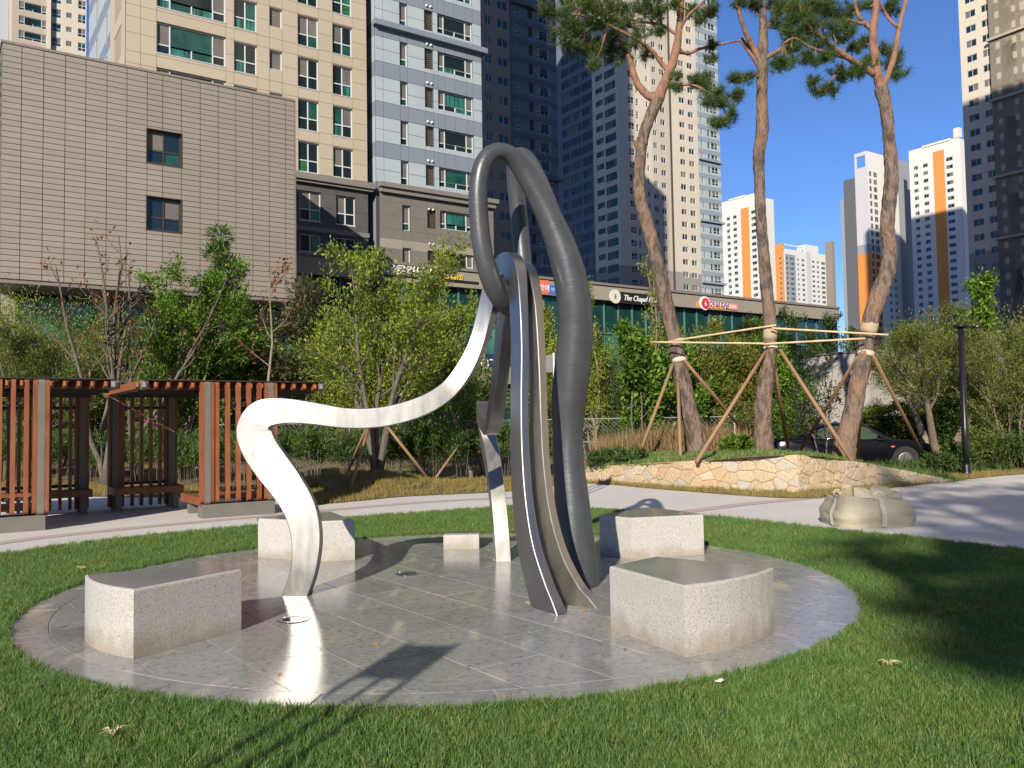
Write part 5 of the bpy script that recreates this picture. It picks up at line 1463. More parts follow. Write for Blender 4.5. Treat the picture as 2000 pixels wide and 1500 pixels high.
# shrub row on thin stems behind the mound
def shrub_proto(seed,leaf,H=1.45,W=0.5,n=2600,low=0.5):
    rng=np.random.default_rng(seed)
    t=thing("stem_shrub","x","shrub",(0,0,0),0,"row of thin stemmed shrubs behind the mound")
    b=MB()
    for i in range(7):
        a=rng.uniform(0,6.28); r=rng.uniform(0.1,0.9)*W
        b.tube([(r*0.5*math.cos(a),r*0.5*math.sin(a),-0.1),(r*math.cos(a),r*math.sin(a),H*0.75)],[0.012,0.006],4,cap=False)
    b.build("stems",m_twig,t)["kind"]="stuff"
    lum=16; C=[];D=[]
    for i in range(lum):
        c=np.array([rng.normal(0,W*0.55),rng.normal(0,W*0.45),rng.uniform(low*H,0.9*H)]); k=n//lum
        d=rng.normal(0,1,(k,3)); d/=np.linalg.norm(d,axis=1,keepdims=True); C.append(c+d*0.24*rng.uniform(0.3,1,(k,1))); D.append(d+np.array([0,0,0.9]))
    put("crown",leaves("crown",np.concatenate(C),np.concatenate(D),0.11,LM[leaf],rng,0.22),t)
    return t
SP=[shrub_proto(301,'conifer'),shrub_proto(302,'conifer',1.55,0.55),shrub_proto(303,'dark',1.35,0.5)]
_used=[False]*3; _rr=random.Random(9)
for k in range(34):
    x=-15.0+k*0.52+_rr.uniform(-.15,.15)
    if x>1.3: break
    y=23.2+_rr.uniform(-0.5,0.6)+max(0,(-x-7)*0.25)
    i=k%3
    o=SP[i] if not _used[i] else copy_tree(SP[i]); _used[i]=True
    o.location=(x,y,verge_z(x,y)-0.02); s=_rr.uniform(0.85,1.1); o.scale=(s,s,s); o.rotation_euler=(0,0,_rr.uniform(0,6.28))
    o['label']="dark green shrub on thin bare stems in the row behind the mound"
    o['group']="row of thin stemmed shrubs behind the mound"
# props of the mound tree and of the small tree
def prop2(label,top,foot,r=0.04):
    b=MB(); b.tube([Vector((0,0,-0.1)),top-foot],[r,r*0.9],8); o=b.build("timber_prop",m_pole,None,foot,smooth=True); tag(o,label,"timber prop","timber props of the young trees")
gt=ground_at(735,20.6)
def gp_(px,py):
    """ground point on the verge under a pixel"""
    d=ray(px,py); Y=19
    for _ in range(15):
        q=EYE+d*(Y/d.y); Y=(verge_z(q.x,q.y)-EYE.z)/d.z*d.y
    return EYE+d*(Y/d.y)
tt=P(736,795,20.6)
prop2("timber prop slanting right under the steel arch",P(752,828,20.4),gp_(853,948))
prop2("timber prop slanting left under the steel arch",P(722,828,20.4),gp_(683,950))
prop2("darker timber prop at the rear left of the mound tree",P(725,815,20.9),gp_(672,930))
prop2("timber prop upright beside the mound tree trunk",P(728,800,20.5),gp_(727,936))
t2=P(918,840,23.4)
prop2("thin prop slanting left from the small tree below the arch",t2,gp_(851,925),0.03)
prop2("thin prop slanting right from the small tree below the arch",t2+Vector((0.05,0,0)),gp_(945,930),0.03)

# hedges
def hedge(label,pts,w,h,seed,leaf='green',n=9000,size=0.10,z0=0.0):
    """clipped hedge along a polyline"""
    rng=np.random.default_rng(seed); A=np.array(pts[0]); B=np.array(pts[1]); L=np.linalg.norm(B-A); d=(B-A)/L; nrm=np.array([-d[1],d[0]])
    t=thing("hedge",label,"hedge",(A[0],A[1],z0))
    s=rng.uniform(0,L,n); 
    lump=0.12*np.sin(s*3.1+seed)+0.08*np.sin(s*7.3)
    face=rng.random(n); a=np.where(face<0.55,-w/2,np.where(face<0.65,w/2,rng.uniform(-w/2,w/2,n))); z=np.where(face<0.65,rng.uniform(0.05,h,n),h)
    a=a+rng.normal(0,0.07,n); z=z+lump*(z/h)+rng.normal(0,0.06,n)
    C=np.stack([d[0]*s+nrm[0]*a,d[1]*s+nrm[1]*a,z],1); D=np.stack([nrm[0]*np.sign(a),nrm[1]*np.sign(a),np.full(n,0.5)],1)
    put("leaves",leaves("leaves",C,D,size,LM[leaf],rng,0.55),t)
    b=MB(); e0=nrm*(w/2-0.12)
    p=[(-e0[0],-e0[1]),(d[0]*L-e0[0],d[1]*L-e0[1]),(d[0]*L+e0[0],d[1]*L+e0[1]),(e0[0],e0[1])]
    b.prism([(q[0],q[1]) for q in p],0,h-0.15); b.build("core",mat("hedge_core",(0.012,0.020,0.008),0.95),t)
    return t
a=P(1690,850,28.3); c=P(1850,850,27.6); hedge("dense green hedge behind the bonnet of the black car",[(a.x,a.y),(c.x,c.y)],1.2,1.75,401,leaf='yellow')
a=P(1500,850,29.5); c=P(1600,850,29.0); hedge("dense green hedge behind the boot of the black car",[(a.x,a.y),(c.x,c.y)],1.0,1.65,402,n=5000)
def low_shrub(label,px,py_top,Y,wpx,leaf,seed,n=3000,size=0.09,h=None,grp="low shrubs around the pine bed"):
    g=ground_at(px,Y); H=h or htop(px,py_top,Y,g); rng=np.random.default_rng(seed); W=wpx*Y/FPX/2
    t=thing("low_shrub",label,"shrub",g,0,grp)
    lum=18; C=[];D=[]; b=MB()
    for i in range(lum):
        c=np.array([rng.uniform(-W,W)*0.85,rng.normal(0,W*0.3),rng.uniform(0.25,0.8)*H]); k=n//lum
        b.tube([(c[0]*0.6,c[1]*0.6,-0.05),tuple(c)],[0.012,0.005],4,cap=False)
        d=rng.normal(0,1,(k,3)); d/=np.linalg.norm(d,axis=1,keepdims=True); rr=max(0.13,H*0.28); C.append(c+d*rr*rng.uniform(0.3,1,(k,1))); D.append(d+np.array([0,0,0.7]))
    b.build("stems",m_twig,t)["kind"]="stuff"
    put("crown",leaves("crown",np.concatenate(C),np.concatenate(D),size,LM[leaf],rng,0.4),t)
low_shrub("dark shrub left of the lamp post foot",1868,862,23.6,55,'dark',501)
low_shrub("dark shrub at the right end of the stone wall",1838,885,22.6,60,'dark',502,n=2600)
low_shrub("olive shrub right of the lamp post",1935,835,24.0,110,'olive',503,n=3600)
low_shrub("dark shrub at the right edge below the olive tree",2005,835,23.5,110,'dark',504,n=3600)
low_shrub("olive shrub behind the lamp post",1890,800,26.5,120,'dark',505,n=3600)
low_shrub("broad dark shrub further back at the right edge",1985,790,27.5,160,'dark',506,n=4500)
low_shrub("low green shrub left of the first prop on the bed",1175,884,22.0,70,'dark',507,n=2600,h=0.42)
low_shrub("low green shrub by the first prop's foot",1225,884,21.6,70,'dark',508,n=2600,h=0.36)
low_shrub("low green shrub between left and middle pine",1435,858,22.6,80,'green',509,n=3000,h=0.40)
GU="bushes filling in between the young trees"
for (px,top,Y,wpx,leaf,sd,lab) in ((85,580,31,140,'olive',631,"tall olive bush left of the bare tree"),(185,590,32,130,'green',632,"tall green bush right behind the bare tree"),(15,560,32.5,120,'yellow',633,"tall yellow green bush at the left edge under the hall"),(470,590,31.5,110,'green',634,"tall green bush behind the red sapling"),(800,560,33,120,'yellow',635,"tall yellow green bush below the Korean letter sign"),(640,600,32,90,'olive',636,"tall olive bush between dark pine and mound tree"),(30,640,29,130,'olive',601,"olive bush at the left edge above the first pergola"),(150,650,30,130,'mixed',602,"reddish green bush behind the bare tree"),(235,640,31,120,'dark',603,"dark bush behind the drooping sapling"),(310,600,29,130,'green',604,"bright bush left of the green bushy tree"),(400,610,30,140,'green',605,"bright bush right of the green bushy tree"),(500,650,31,120,'dark',606,"dark bush behind the red sapling"),(560,690,30,100,'olive',607,"olive bush between red sapling and dark pine"),(690,600,27,130,'yellow',608,"yellow green bush left behind the mound tree"),(780,610,27.5,150,'yellow',609,"yellow green bush right behind the mound tree"),(850,690,27,130,'green',610,"green bush low behind the loose tree"),(920,700,30,110,'olive',611,"olive bush behind the ribbon arch end"),(1085,660,31,90,'green',612,"green bush low between ribbon and tube"),(1170,640,30,70,'yellow',613,"yellow green bush under the slim columnar tree"),(1300,660,30.5,110,'green',614,"green bush behind the leftmost pine trunk"),(1385,650,30,130,'mixed',615,"reddish green bush right of the leftmost pine"),(1470,660,32,130,'green',616,"green bush behind the middle pine trunk"),(1535,650,31.5,80,'dark',617,"dark bush right of the middle pine"),(1880,590,31,150,'olive',620,"olive bush above the lamp head"),(1960,600,28,160,'olive',621,"olive bush at the right edge behind the lamp post"),(1930,700,26.5,150,'dark',622,"dark bush right of the lamp post, mid height")):
    g_=ground_at(px,Y); hh=htop(px,top,Y,g_)
    low_shrub(lab,px,top,Y,wpx,leaf,sd,n=int(8500+1500*hh),size=0.095,grp=GU)
# ================================================================== CAR, LAMPS, BAG, WALLS, FENCE, SIGNS
m_carp=mat("black_car_paint",(0.004,0.004,0.007),0.18,spec=0.4)
m_carg=mat("car_glass",(0.045,0.065,0.04),0.08,spec=0.5)
m_tyre=mat("tyre_rubber",(0.015,0.015,0.015),0.85)
m_rimm=mat("wheel_alloy",(0.5,0.5,0.5),0.3,metal=1.0)
m_chrome=mat("chrome",(0.7,0.7,0.7),0.15,metal=1.0)
m_hl=mat("headlight_glass",(0.75,0.74,0.68),0.12,spec=0.7)
m_amber=mat("amber_lens",(0.65,0.13,0.03),0.3)
CAR_Y=26.3
cp=P(1655,880,CAR_Y)
car=thing("parked_car","black saloon car parked behind the pines, nose to the right","car",(cp.x,cp.y,-0.02),R(-7))
# stations along the car: x, z bottom, z shoulder, half width, roof z, roof half width
ST=[(-2.36,0.42,0.72,0.62,0.74,0.5),(-2.28,0.30,0.88,0.80,0.90,0.66),(-2.0,0.24,0.95,0.86,0.97,0.70),(-1.55,0.22,0.96,0.88,1.02,0.66),(-1.05,0.20,0.95,0.885,1.30,0.58),(-0.55,0.20,0.935,0.89,1.40,0.575),(0.1,0.20,0.92,0.89,1.415,0.58),(0.5,0.20,0.91,0.89,1.33,0.60),(0.95,0.20,0.90,0.885,1.08,0.66),(1.25,0.21,0.885,0.88,0.93,0.70),(1.7,0.24,0.84,0.87,0.875,0.68),(2.1,0.26,0.76,0.82,0.79,0.62),(2.3,0.30,0.66,0.70,0.69,0.52),(2.38,0.38,0.55,0.58,0.57,0.44)]
sp=[np.array(s) for s in spline(ST,3)]
b=MB(); RN=0
for s in sp:
    x,zb,zs_,hw,zr,rw=s
    ring=[(-hw*0.88,zb),(-hw*0.98,zb+0.12),(-hw,zb+(zs_-zb)*0.5),(-hw*0.985,zs_-0.05),(-hw*0.95,zs_),(-rw-(hw*0.95-rw)*0.18,zr-(zr-zs_)*0.12),(-rw*0.85,zr),(0,zr+0.02),(rw*0.85,zr),(rw+(hw*0.95-rw)*0.18,zr-(zr-zs_)*0.12),(hw*0.95,zs_),(hw*0.985,zs_-0.05),(hw,zb+(zs_-zb)*0.5),(hw*0.98,zb+0.12),(hw*0.88,zb)]
    RN=len(ring)
    for (y,z) in ring: b.v.append((x,y,z))
for i in range(len(sp)-1):
    for k in range(RN):
        l=(k+1)%RN; b.f.append((i*RN+k,i*RN+l,(i+1)*RN+l,(i+1)*RN+k)); b.mi.append(0)
b.f.append(tuple(range(RN))); b.mi.append(0); b.f.append(tuple((len(sp)-1)*RN+k for k in range(RN-1,-1,-1))); b.mi.append(0)
b.build("car_body",m_carp,car,smooth=True)
def car_side(y_off, poly, name, m, side, out=0.012):
    """flat piece lying on the slanting side window band; poly in x,z"""
    def yz(x,z):
        k=min(range(len(sp)),key=lambda i:abs(sp[i][0]-x)); s=sp[k]; hw,zs_,zr,rw=s[3],s[2],s[4],s[5]
        t=min(max((z-zs_)/max(0.05,(zr-(zr-zs_)*0.12-zs_)),0),1); return hw*0.95+((rw+(hw*0.95-rw)*0.18)-hw*0.95)*t
    pts=[(x,side*(yz(x,z)+out),z) for x,z in poly]
    b=MB(); b.poly(pts if side<0 else pts[::-1]); return b.build(name,m,car)
for sd in (-1,1):
    car_side(0,[(-1.10,0.98),(-0.62,0.97),(-0.62,1.31),(-0.85,1.28),(-1.10,1.17)],"side_window",m_carg,sd)
    car_side(0,[(-0.56,0.97),(-0.08,0.955),(-0.08,1.345),(-0.56,1.32)],"side_window",m_carg,sd)
    car_side(0,[(0.0,0.955),(0.78,0.935),(0.42,1.26),(0.10,1.345),(0.0,1.35)],"side_window",m_carg,sd)
    tr_=MB(); zz=[(-1.18,0.965),(-0.6,0.955),(0.0,0.94),(0.85,0.92)]; tr_.tube([(x,sd*0.862,z) for x,z in zz],0.014,6); tr_.build("window_trim",m_chrome,car,smooth=True)
    for x in (-1.42,1.42):
        wh=MB(); wh.tube([(x,sd*0.68,0.315),(x,sd*0.70,0.315),(x,sd*0.86,0.315),(x,sd*0.885,0.315)],[0.29,0.315,0.315,0.29],24); o=wh.build("wheel",m_tyre,car,smooth=True)
        rm=MB(); rm.tube([(x,sd*0.80,0.315),(x,sd*0.890,0.315),(x,sd*0.893,0.315)],[0.21,0.21,0.19],20); rm.build("rim",m_rimm,o,smooth=False)
        ar=MB(); ar.tube([(x,sd*0.60,0.33),(x,sd*0.8905,0.33)],[0.375,0.375],24); ar.build("wheel_arch",m_tyre,car)
    b=MB(); b.box(-1.2,sd*0.885-0.012,0.55,1.0,sd*0.885+0.012,0.59); b.build("side_moulding",m_carp,car)
    b=MB(); b.box(1.02,sd*0.878-0.01,0.68,1.12,sd*0.878+0.014,0.72); b.build("indicator",m_amber,car)
    b=MB(); b.box(-0.12,sd*0.875-0.02,0.80,0.04,sd*0.875+0.02,0.83); b.build("door_handle",m_carp,car)
    b=MB(); b.tube([(2.02,sd*0.60,0.69),(2.20,sd*0.63,0.655),(2.27,sd*0.60,0.64)],[0.10,0.095,0.06],12); b.build("headlight",m_hl,car,smooth=True)
    b=MB(); b.tube([(0.66,sd*0.86,0.98),(0.70,sd*1.0,1.0),(0.78,sd*1.02,1.0)],[0.03,0.07,0.06],8); b.build("wing_mirror",m_carp,car,smooth=True)
b=MB(); b.poly([(0.56,-0.56,1.335),(1.17,-0.66,0.965),(1.17,0.66,0.965),(0.56,0.56,1.335)]); b.build("windscreen",m_carg,car)
b=MB(); b.poly([(-1.02,0.55,1.34),(-1.52,0.62,1.05),(-1.52,-0.62,1.05),(-1.02,-0.55,1.34)]); b.build("rear_window",m_carg,car)
b=MB(); b.box(2.30,-0.3,0.52,2.385,0.3,0.64); b.build("grille",m_chrome,car)

# street lamp at the right
m_lampb=mat("lamp_black",(0.012,0.014,0.020),0.35,metal=0.3)
lp=thing("street_lamp","dark street lamp with a flat round head beside the path","street lamp",(11.6,21.98,-0.02))
b=MB(); b.tube([(0,0,0),(0,0,0.05),(0,0,0.06),(0,0,0.14),(0,0,0.30),(0,0,0.34)],[0.155,0.155,0.125,0.115,0.095,0.088],20); b.build("base",m_lampb,lp,smooth=True)
b=MB(); b.tube([(0,0,0.33),(0,0,1.3),(0,0,1.32),(0,0,3.86)],[0.086,0.086,0.077,0.07],18); b.build("pole",m_lampb,lp,smooth=True)
b=MB(); b.tube([(0,0,3.84),(0,0,3.86),(0,0,3.90),(0,0,3.93)],[0.12,0.19,0.19,0.10],24); b.build("cap",m_lampb,lp)
b=MB(); b.box(0.1,-0.05,3.83,0.42,0.05,3.87); b.build("arm",m_lampb,lp)
b=MB(); b.tube([(0.42,0,3.82),(0.42,0,3.835),(0.42,0,3.875)],[0.13,0.15,0.14],20); b.build("lamp_head",m_lampb,lp)
b=MB(); b.tube([(0.42,0,3.812),(0.42,0,3.8195)],[0.11,0.11],20); b.build("lens",m_lens,lp)

# slim park lights on three flat bars (one behind the sculpture, one behind the viewpoint)
m_pl=mat("park_light_grey",(0.30,0.30,0.29),0.4,metal=0.6)
def park_light(label,x,y,H):
    t=thing("park_light",label,"park light",(x,y,-0.02),R(-8),"slim park lights")
    for dx in (-0.17,0.0,0.17):
        b=MB(); b.box(dx-0.017,-0.03,0,dx+0.017,0.03,H-(0.34 if dx==0 else 0.0)); b.build("bar",m_pl,t)
    b=MB(); b.box(-0.152,-0.045,H-0.36,0.152,0.045,H-0.04); b.build("lamp_head",mat("park_light_head",(0.10,0.10,0.10),0.5),t)
    b=MB(); b.box(-0.25,-0.1,0,0.25,0.1,0.05); b.build("foot",m_pl,t)
park_light("slim grey park light on three bars seen between ribbon and tube",0.62,15.95,2.85)
park_light("slim park light on three bars behind the viewpoint",-2.42,-0.30,3.0)

# bulk bag with rubble
m_bag=mat("bag_fabric",(0.36,0.325,0.235),0.7,var=[(2.5,(0.32,0.288,0.205),0.4,0.7)],bump=(14,0.012))
bc=G(1711,1026,0)
bag=thing("bulk_bag","slumped khaki bulk bag standing on the pale path","bulk bag",(bc.x,bc.y+0.33,-0.02))
rg=np.random.default_rng(77); b=MB(); NS=128; prof=[]
for q in range(34):
    t=q/33; z=0.40*t; r_=0.545+0.03*math.sin(min(1,t*1.3)*3.1)-0.10*max(0,t-0.45)**1.3*1.6
    prof.append((z,r_))
prof+= [(0.395,0.40),(0.375,0.30),(0.355,0.15),(0.35,0.0)]
def fold(x):      # sharp crease profile
    return abs(((x/math.pi)%2)-1)**0.6-0.5
for j,(z,r_) in enumerate(prof):
    for k in range(NS):
        a=2*math.pi*k/NS; ex=4.6
        rr=r_/((abs(math.cos(a))**ex+abs(math.sin(a))**ex)**(1/ex))
        lift=0.03*math.sin(2*a+0.5)+0.02*math.sin(5*a+1.0)+0.05*max(0,math.sin(a+0.4))+0.02*fold(9*a)
        zz=z+(lift*max(0,(z-0.16)/0.24) if j<34 else lift*0.5)
        if j<34:
            bow=math.exp(-((z-0.2)/0.17)**2)
            rr+=0.030*fold(38*z+2.2*math.sin(1.5*a+0.4)+1.3*math.sin(3.7*a))*bow+0.012*fold(26*z-3*a+1.5*math.sin(4*a))*bow
            # corner seam pulled in
            rr-=0.02*math.exp(-((((a-4.75+math.pi)%(2*math.pi))-math.pi)/0.06)**2)
        b.v.append((rr*math.cos(a),rr*math.sin(a)*0.9,zz))
for j in range(len(prof)-1):
    for k in range(NS):
        l=(k+1)%NS; b.f.append((j*NS+k,j*NS+l,(j+1)*NS+l,(j+1)*NS+k)); b.mi.append(0)
b.build("sack",m_bag,bag,smooth=True)
b=MB(); b.box(-0.045,-0.545,0.01,0.045,-0.50,0.40) if False else None
def flap(pts,name="flap"):
    b=MB(); n=len(pts)
    top=[Vector(p) for p in pts]
    for k in range(n): b.v.append(tuple(top[k]))
    for k in range(n): b.v.append(tuple(top[k]+Vector((0,0.035,0.0))))
    b.f.append(tuple(range(n))); b.mi.append(0); b.f.append(tuple(n+k for k in range(n-1,-1,-1))); b.mi.append(0)
    for k in range(n):
        l=(k+1)%n; b.f.append((l,k,n+k,n+l)); b.mi.append(0)
    b.build(name,m_bag,bag)
flap([(0.10,-0.05,0.36),(0.46,0.05,0.36),(0.43,0.12,0.50),(0.30,0.10,0.53),(0.16,0.06,0.575),(0.08,0.02,0.50)])
flap([(-0.16,0.0,0.36),(0.12,-0.04,0.38),(0.10,0.05,0.48),(0.0,0.08,0.52),(-0.14,0.06,0.53)])
m_web=mat("bag_webbing",(0.43,0.40,0.31),0.7)
def bag_r(a,z):
    ex=4.6; t=z/0.40; r_=0.545+0.03*math.sin(min(1,t*1.3)*3.1)-0.10*max(0,t-0.45)**1.3*1.6
    return r_/((abs(math.cos(a))**ex+abs(math.sin(a))**ex)**(1/ex))
for (a0,wd_) in ((4.78,0.035),(5.9,0.03),(3.55,0.03)):
    b=MB(); prev=None
    for q in range(15):
        z=0.015+0.385*q/14; rr=bag_r(a0,z)+0.022; c_=Vector((rr*math.cos(a0),rr*math.sin(a0)*0.9,z)); td=Vector((-math.sin(a0),math.cos(a0),0))*wd_
        cur=(c_-td,c_+td)
        if prev: b.quad(prev[0],prev[1],cur[1],cur[0])
        prev=cur
    for q in range(9):          # lifting loop above the rim
        an=math.pi*q/8; c_=Vector(((bag_r(a0,0.4)-0.02)*math.cos(a0),(bag_r(a0,0.4)-0.02)*math.sin(a0)*0.9,0.40+0.10*math.sin(an)))+Vector((-math.sin(a0),math.cos(a0),0))*(0.10*math.cos(an)); 
        cur=(c_-Vector((0,0,0.014)),c_+Vector((0,0.012,0.014)))
        if q: b.quad(prev[0],prev[1],cur[1],cur[0])
        prev=cur
    b.build("webbing",m_web,bag)
m_rub=mat("rubble_board",(0.55,0.44,0.28),0.85,bump=(20,0.02))
for (dx,dy,rz_,tl,sz,lab) in ((-0.27,-0.05,0.5,0.45,(0.13,0.10,0.26),"broken tan slab sticking out of the bulk bag, upright piece"),(-0.36,0.02,0.3,0.8,(0.10,0.08,0.2),"smaller broken tan slab at the bag's left rim")):
    b=MB(); sx,sy,sz_=sz; b.prism([(-sx/2,-sy/2),(sx/2,-sy*0.35),(sx*0.4,sy/2),(-sx*0.45,sy*0.4)],0,sz_,chamfer=0.01)
    o=b.build("stone_slab",m_rub,None,(bc.x+dx,bc.y+0.33+dy,0.30)); o.rotation_euler=(0.1,-tl*0.6,rz_); tag(o,lab,"rubble","rubble in the bulk bag")

# pale panelled wall box behind the car
m_vent=mat("pale_wall_panel",(0.40,0.375,0.34),0.75,rand=0.03,var=(0.8,(0.37,0.345,0.31),0.4,0.7))
m_ventj=mat("pale_wall_joint",(0.17,0.155,0.14),0.9)
vc=P(1700,800,31.0); vu,vv=vc.dot(E1),vc.dot(E2)
vb=thing("wall_box","pale grey panelled enclosure behind the rightmost pine","enclosure",(vc.x,vc.y,-0.03),RZ)
b=MB(); b.box(0.04,0.04,0,7.8,6.2,3.98); b.build("core",m_ventj,vb)
for k in range(6): put("panel",ubox(m_vent),vb,(0.02+k*1.30,0.0,0.05),0,(1.27,0.04,3.93))
for k in range(5): put("panel",ubox(m_vent),vb,(0.0,0.05+k*1.25,0.05),0,(0.04,1.22,3.93))
b=MB(); b.box(-0.05,-0.05,3.985,7.85,6.25,4.06); b.build("coping",m_gtrim,vb)

# chain link fence
m_galv=mat("galvanised",(0.45,0.46,0.46),0.45,metal=0.7)
fn=thing("chain_fence","galvanised chain link fence behind the shrub row and bed","fence",(-10,27.0,0.2))
FL=17.0; FH=1.45
for k in range(8):
    x=k*FL/7; b=MB(); b.tube([(x,0,-0.5),(x,0,FH+0.05)],0.03,8); b.build("post",m_galv,fn,smooth=True)
    b=MB(); b.tube([(x,0,FH*0.75),(x+0.25,0.3,-0.2)],0.018,6); b.build("brace",m_galv,fn)
for z in (0.06,FH*0.5,FH):
    b=MB(); b.tube([(0,0,z),(FL,0,z)],0.016,6); b.build("rail",m_galv,fn)
b=MB(); n=int((FL+FH)/0.14)
for k in range(n):
    x0=k*0.14-FH
    for sg in (1,-1):
        a0,a1=(x0,x0+FH) if sg>0 else (x0+FH,x0)
        p=Vector((a0,0.01*sg,0.05)); q=Vector((a1,0.01*sg,FH-0.02))
        if max(a0,a1)<0 or min(a0,a1)>FL: continue
        b.tube([p,q],0.0035,3,cap=False)
b.build("wire_mesh",m_galv,fn)["kind"]="stuff"

# ---------------------------------------------------------------- signs on the shop row
def hit_v(x,y,v):
    d=ray(x,y); p=EYE+d*(v/d.dot(E2)); return p.dot(E1),p.z
def text(body_,size,m,parent,loc,ext=0.03,align='LEFT',shear=0.0,sx=1.0,name="lettering"):
    cu=bpy.data.curves.new(name,'FONT'); cu.body=body_; cu.size=size; cu.extrude=ext; cu.align_x=align; cu.align_y='BOTTOM_BASELINE'; cu.shear=shear; cu.resolution_u=3
    cu.materials.append(m); o=bpy.data.objects.new(name,cu); COL.objects.link(o); o.parent=parent; o.location=loc; o.rotation_euler=(R(90),0,0); o.scale=(sx,1,1)
    TEXTS.append(o)
TEXTS=[]
m_sw=mat("sign_white",(0.80,0.80,0.82),0.5); m_sy=mat("sign_yellow",(0.80,0.55,0.05),0.5); m_sk=mat("sign_black",(0.015,0.014,0.013),0.5)
m_sc=mat("sign_coral",(0.72,0.16,0.10),0.5); m_sb=mat("sign_blue",(0.03,0.16,0.55),0.5); m_so=mat("sign_orange",(0.80,0.30,0.03),0.5); m_sn=mat("sign_navy",(0.02,0.03,0.09),0.5); m_sr_=mat("sign_red",(0.60,0.03,0.04),0.5); m_sv=mat("sign_violet",(0.06,0.05,0.42),0.5); m_spk=mat("sign_pink",(0.75,0.03,0.28),0.5); m_slb=mat("sign_light_blue",(0.45,0.62,0.85),0.5)
VS=53.62
def sign(name,label,px,py):
    u,z=hit_v(px,py,VS); p=UV(u,VS,z); return thing(name,label,"shop sign",p,RZ,"shop signs on the row")
s=sign("letter_sign","white Korean letters with yellow digits on the fascia above the mound tree",727,530)
b=MB(); b.box(-0.2,0.0,-0.25,8.6,0.03,-0.05); b.build("rail",m_sk,s)
text("가 올로라텍스",0.86,m_sw,s,(0,-0.02,-0.05),0.06)
text("105-107호",0.46,m_sy,s,(5.35,-0.02,-0.05),0.05)
s=sign("coral_sign","coral sign board with white letters between ribbon and tube",1040,571)
b=MB(); b.box(0,0,0,1.62,0.08,1.05); b.build("board",m_sc,s); text("이상이",0.58,m_sw,s,(0.06,-0.03,0.22),0.02)
s=sign("blue_sign","blue sign board right of the coral sign",1072,574)
b=MB(); b.box(0,0,0,1.7,0.08,0.72); b.build("board",m_sb,s); text("부동산",0.42,m_slb,s,(0.2,-0.03,0.16),0.02)
s=sign("script_sign","black sign with white script reading The Chapel Hall",1196,588)
b=MB(); b.box(0.75,0.0,-0.1,5.6,0.06,0.85); b.build("board",m_sk,s)
b=MB(); b.tube([(0.3,-0.06,0.40),(0.3,0.06,0.40)],0.58,28); b.build("round_badge",mat("badge_cream",(0.62,0.62,0.55),0.5),s); text("E",0.52,m_sk,s,(0.15,-0.09,0.22),0.01)
text("The Chapel Hall",0.66,m_sw,s,(1.2,-0.03,0.16),0.02,shear=0.3,sx=0.86)
s=sign("round_logo_sign","yellow sign strip with a round red logo and violet Korean letters",1361,598)
b=MB(); b.box(0,0,-0.05,5.3,0.05,0.42); b.build("board",m_so,s)
b=MB(); b.tube([(0.95,-0.10,0.32),(0.95,0.0,0.32)],0.62,28); b.build("logo_disc",m_sw,s); b=MB(); b.tube([(1.0,-0.13,0.30),(1.0,-0.105,0.30)],0.50,24); b.build("logo_dot",m_sr_,s)
text("6",0.62,m_sw,s,(0.84,-0.15,0.08),0.01)
text("가 의 다인",0.58,m_sw,s,(1.63,-0.02,0.08),0.02); text("가 의 다인",0.58,m_sv,s,(1.66,-0.07,0.08),0.02)
b=MB(); b.box(4.05,-0.06,-0.02,5.25,-0.005,0.5); b.build("side_board",mat("sign_salmon",(0.75,0.32,0.22),0.5),s); text("골프장",0.34,m_sw,s,(4.1,-0.08,0.1),0.01)
def lowsign(name,label,px,py,w,h,m,txt=None,tm=None,ts=0.5,v=53.3):
    u,z=hit_v(px,py,v); s=thing(name,label,"shop sign",UV(u,v,z),RZ,"shop signs on the row")
    b=MB(); b.box(0,0,0,w,0.08,h); b.build("board",m,s)
    if txt: text(txt,ts,tm,s,(0.08,-0.03,h*0.18),0.02)
lowsign("yellow_letter_sign","dark sign with a yellow Korean letter left of the dark pine",546,715,1.4,0.9,m_sk,"개",m_sy,0.9)
lowsign("shop_board","dark shop board with pale letters behind the mound tree",662,718,6.5,0.85,m_sn,"가구 백화점",m_sw,0.75)
lowsign("shop_board","navy shop board with white letters right of the ribbon arch",936,725,2.0,1.3,m_sn,"OT",m_sw,1.0)
lowsign("shop_board","dark green shop board with white letters behind the middle pine",1395,752,5.5,0.9,m_sk,"더키즈",m_sw,0.7)
lowsign("shop_board","orange poster board left of the pale enclosure",1540,812,1.6,2.6,m_so,None)
lowsign("shop_banner","navy banner with orange letters right of the grey tube",1140,808,0.9,3.0,m_sn,"AE",m_so,0.6,52.5)
lowsign("poster","pink and blue poster seen through the first pergola",40,838,1.4,1.9,m_spk,None,None,0.5,47.8)
lowsign("poster","pink poster with white trim seen through the second pergola",247,838,1.5,2.0,m_spk,None,None,0.5,47.8)
lowsign("poster","light blue poster at the left edge behind the pergola",4,838,1.5,2.0,m_slb,None,None,0.5,47.6)
lowsign("white_board","white standing notice board below the navy banner",1141,846,1.0,1.7,m_sw,None,None,0.5,46)
lowsign("white_board","white standing picture board right of the navy banner",1164,842,1.2,1.4,m_sw,None,None,0.5,46)

dg=bpy.context.evaluated_depsgraph_get()
for o in TEXTS:
    me=bpy.data.meshes.new_from_object(o.evaluated_get(dg)); me.name="lettering"
    put("lettering",me,o.parent,o.location,0.0,tuple(o.scale)).rotation_euler=o.rotation_euler
for o in TEXTS: bpy.data.objects.remove(o)

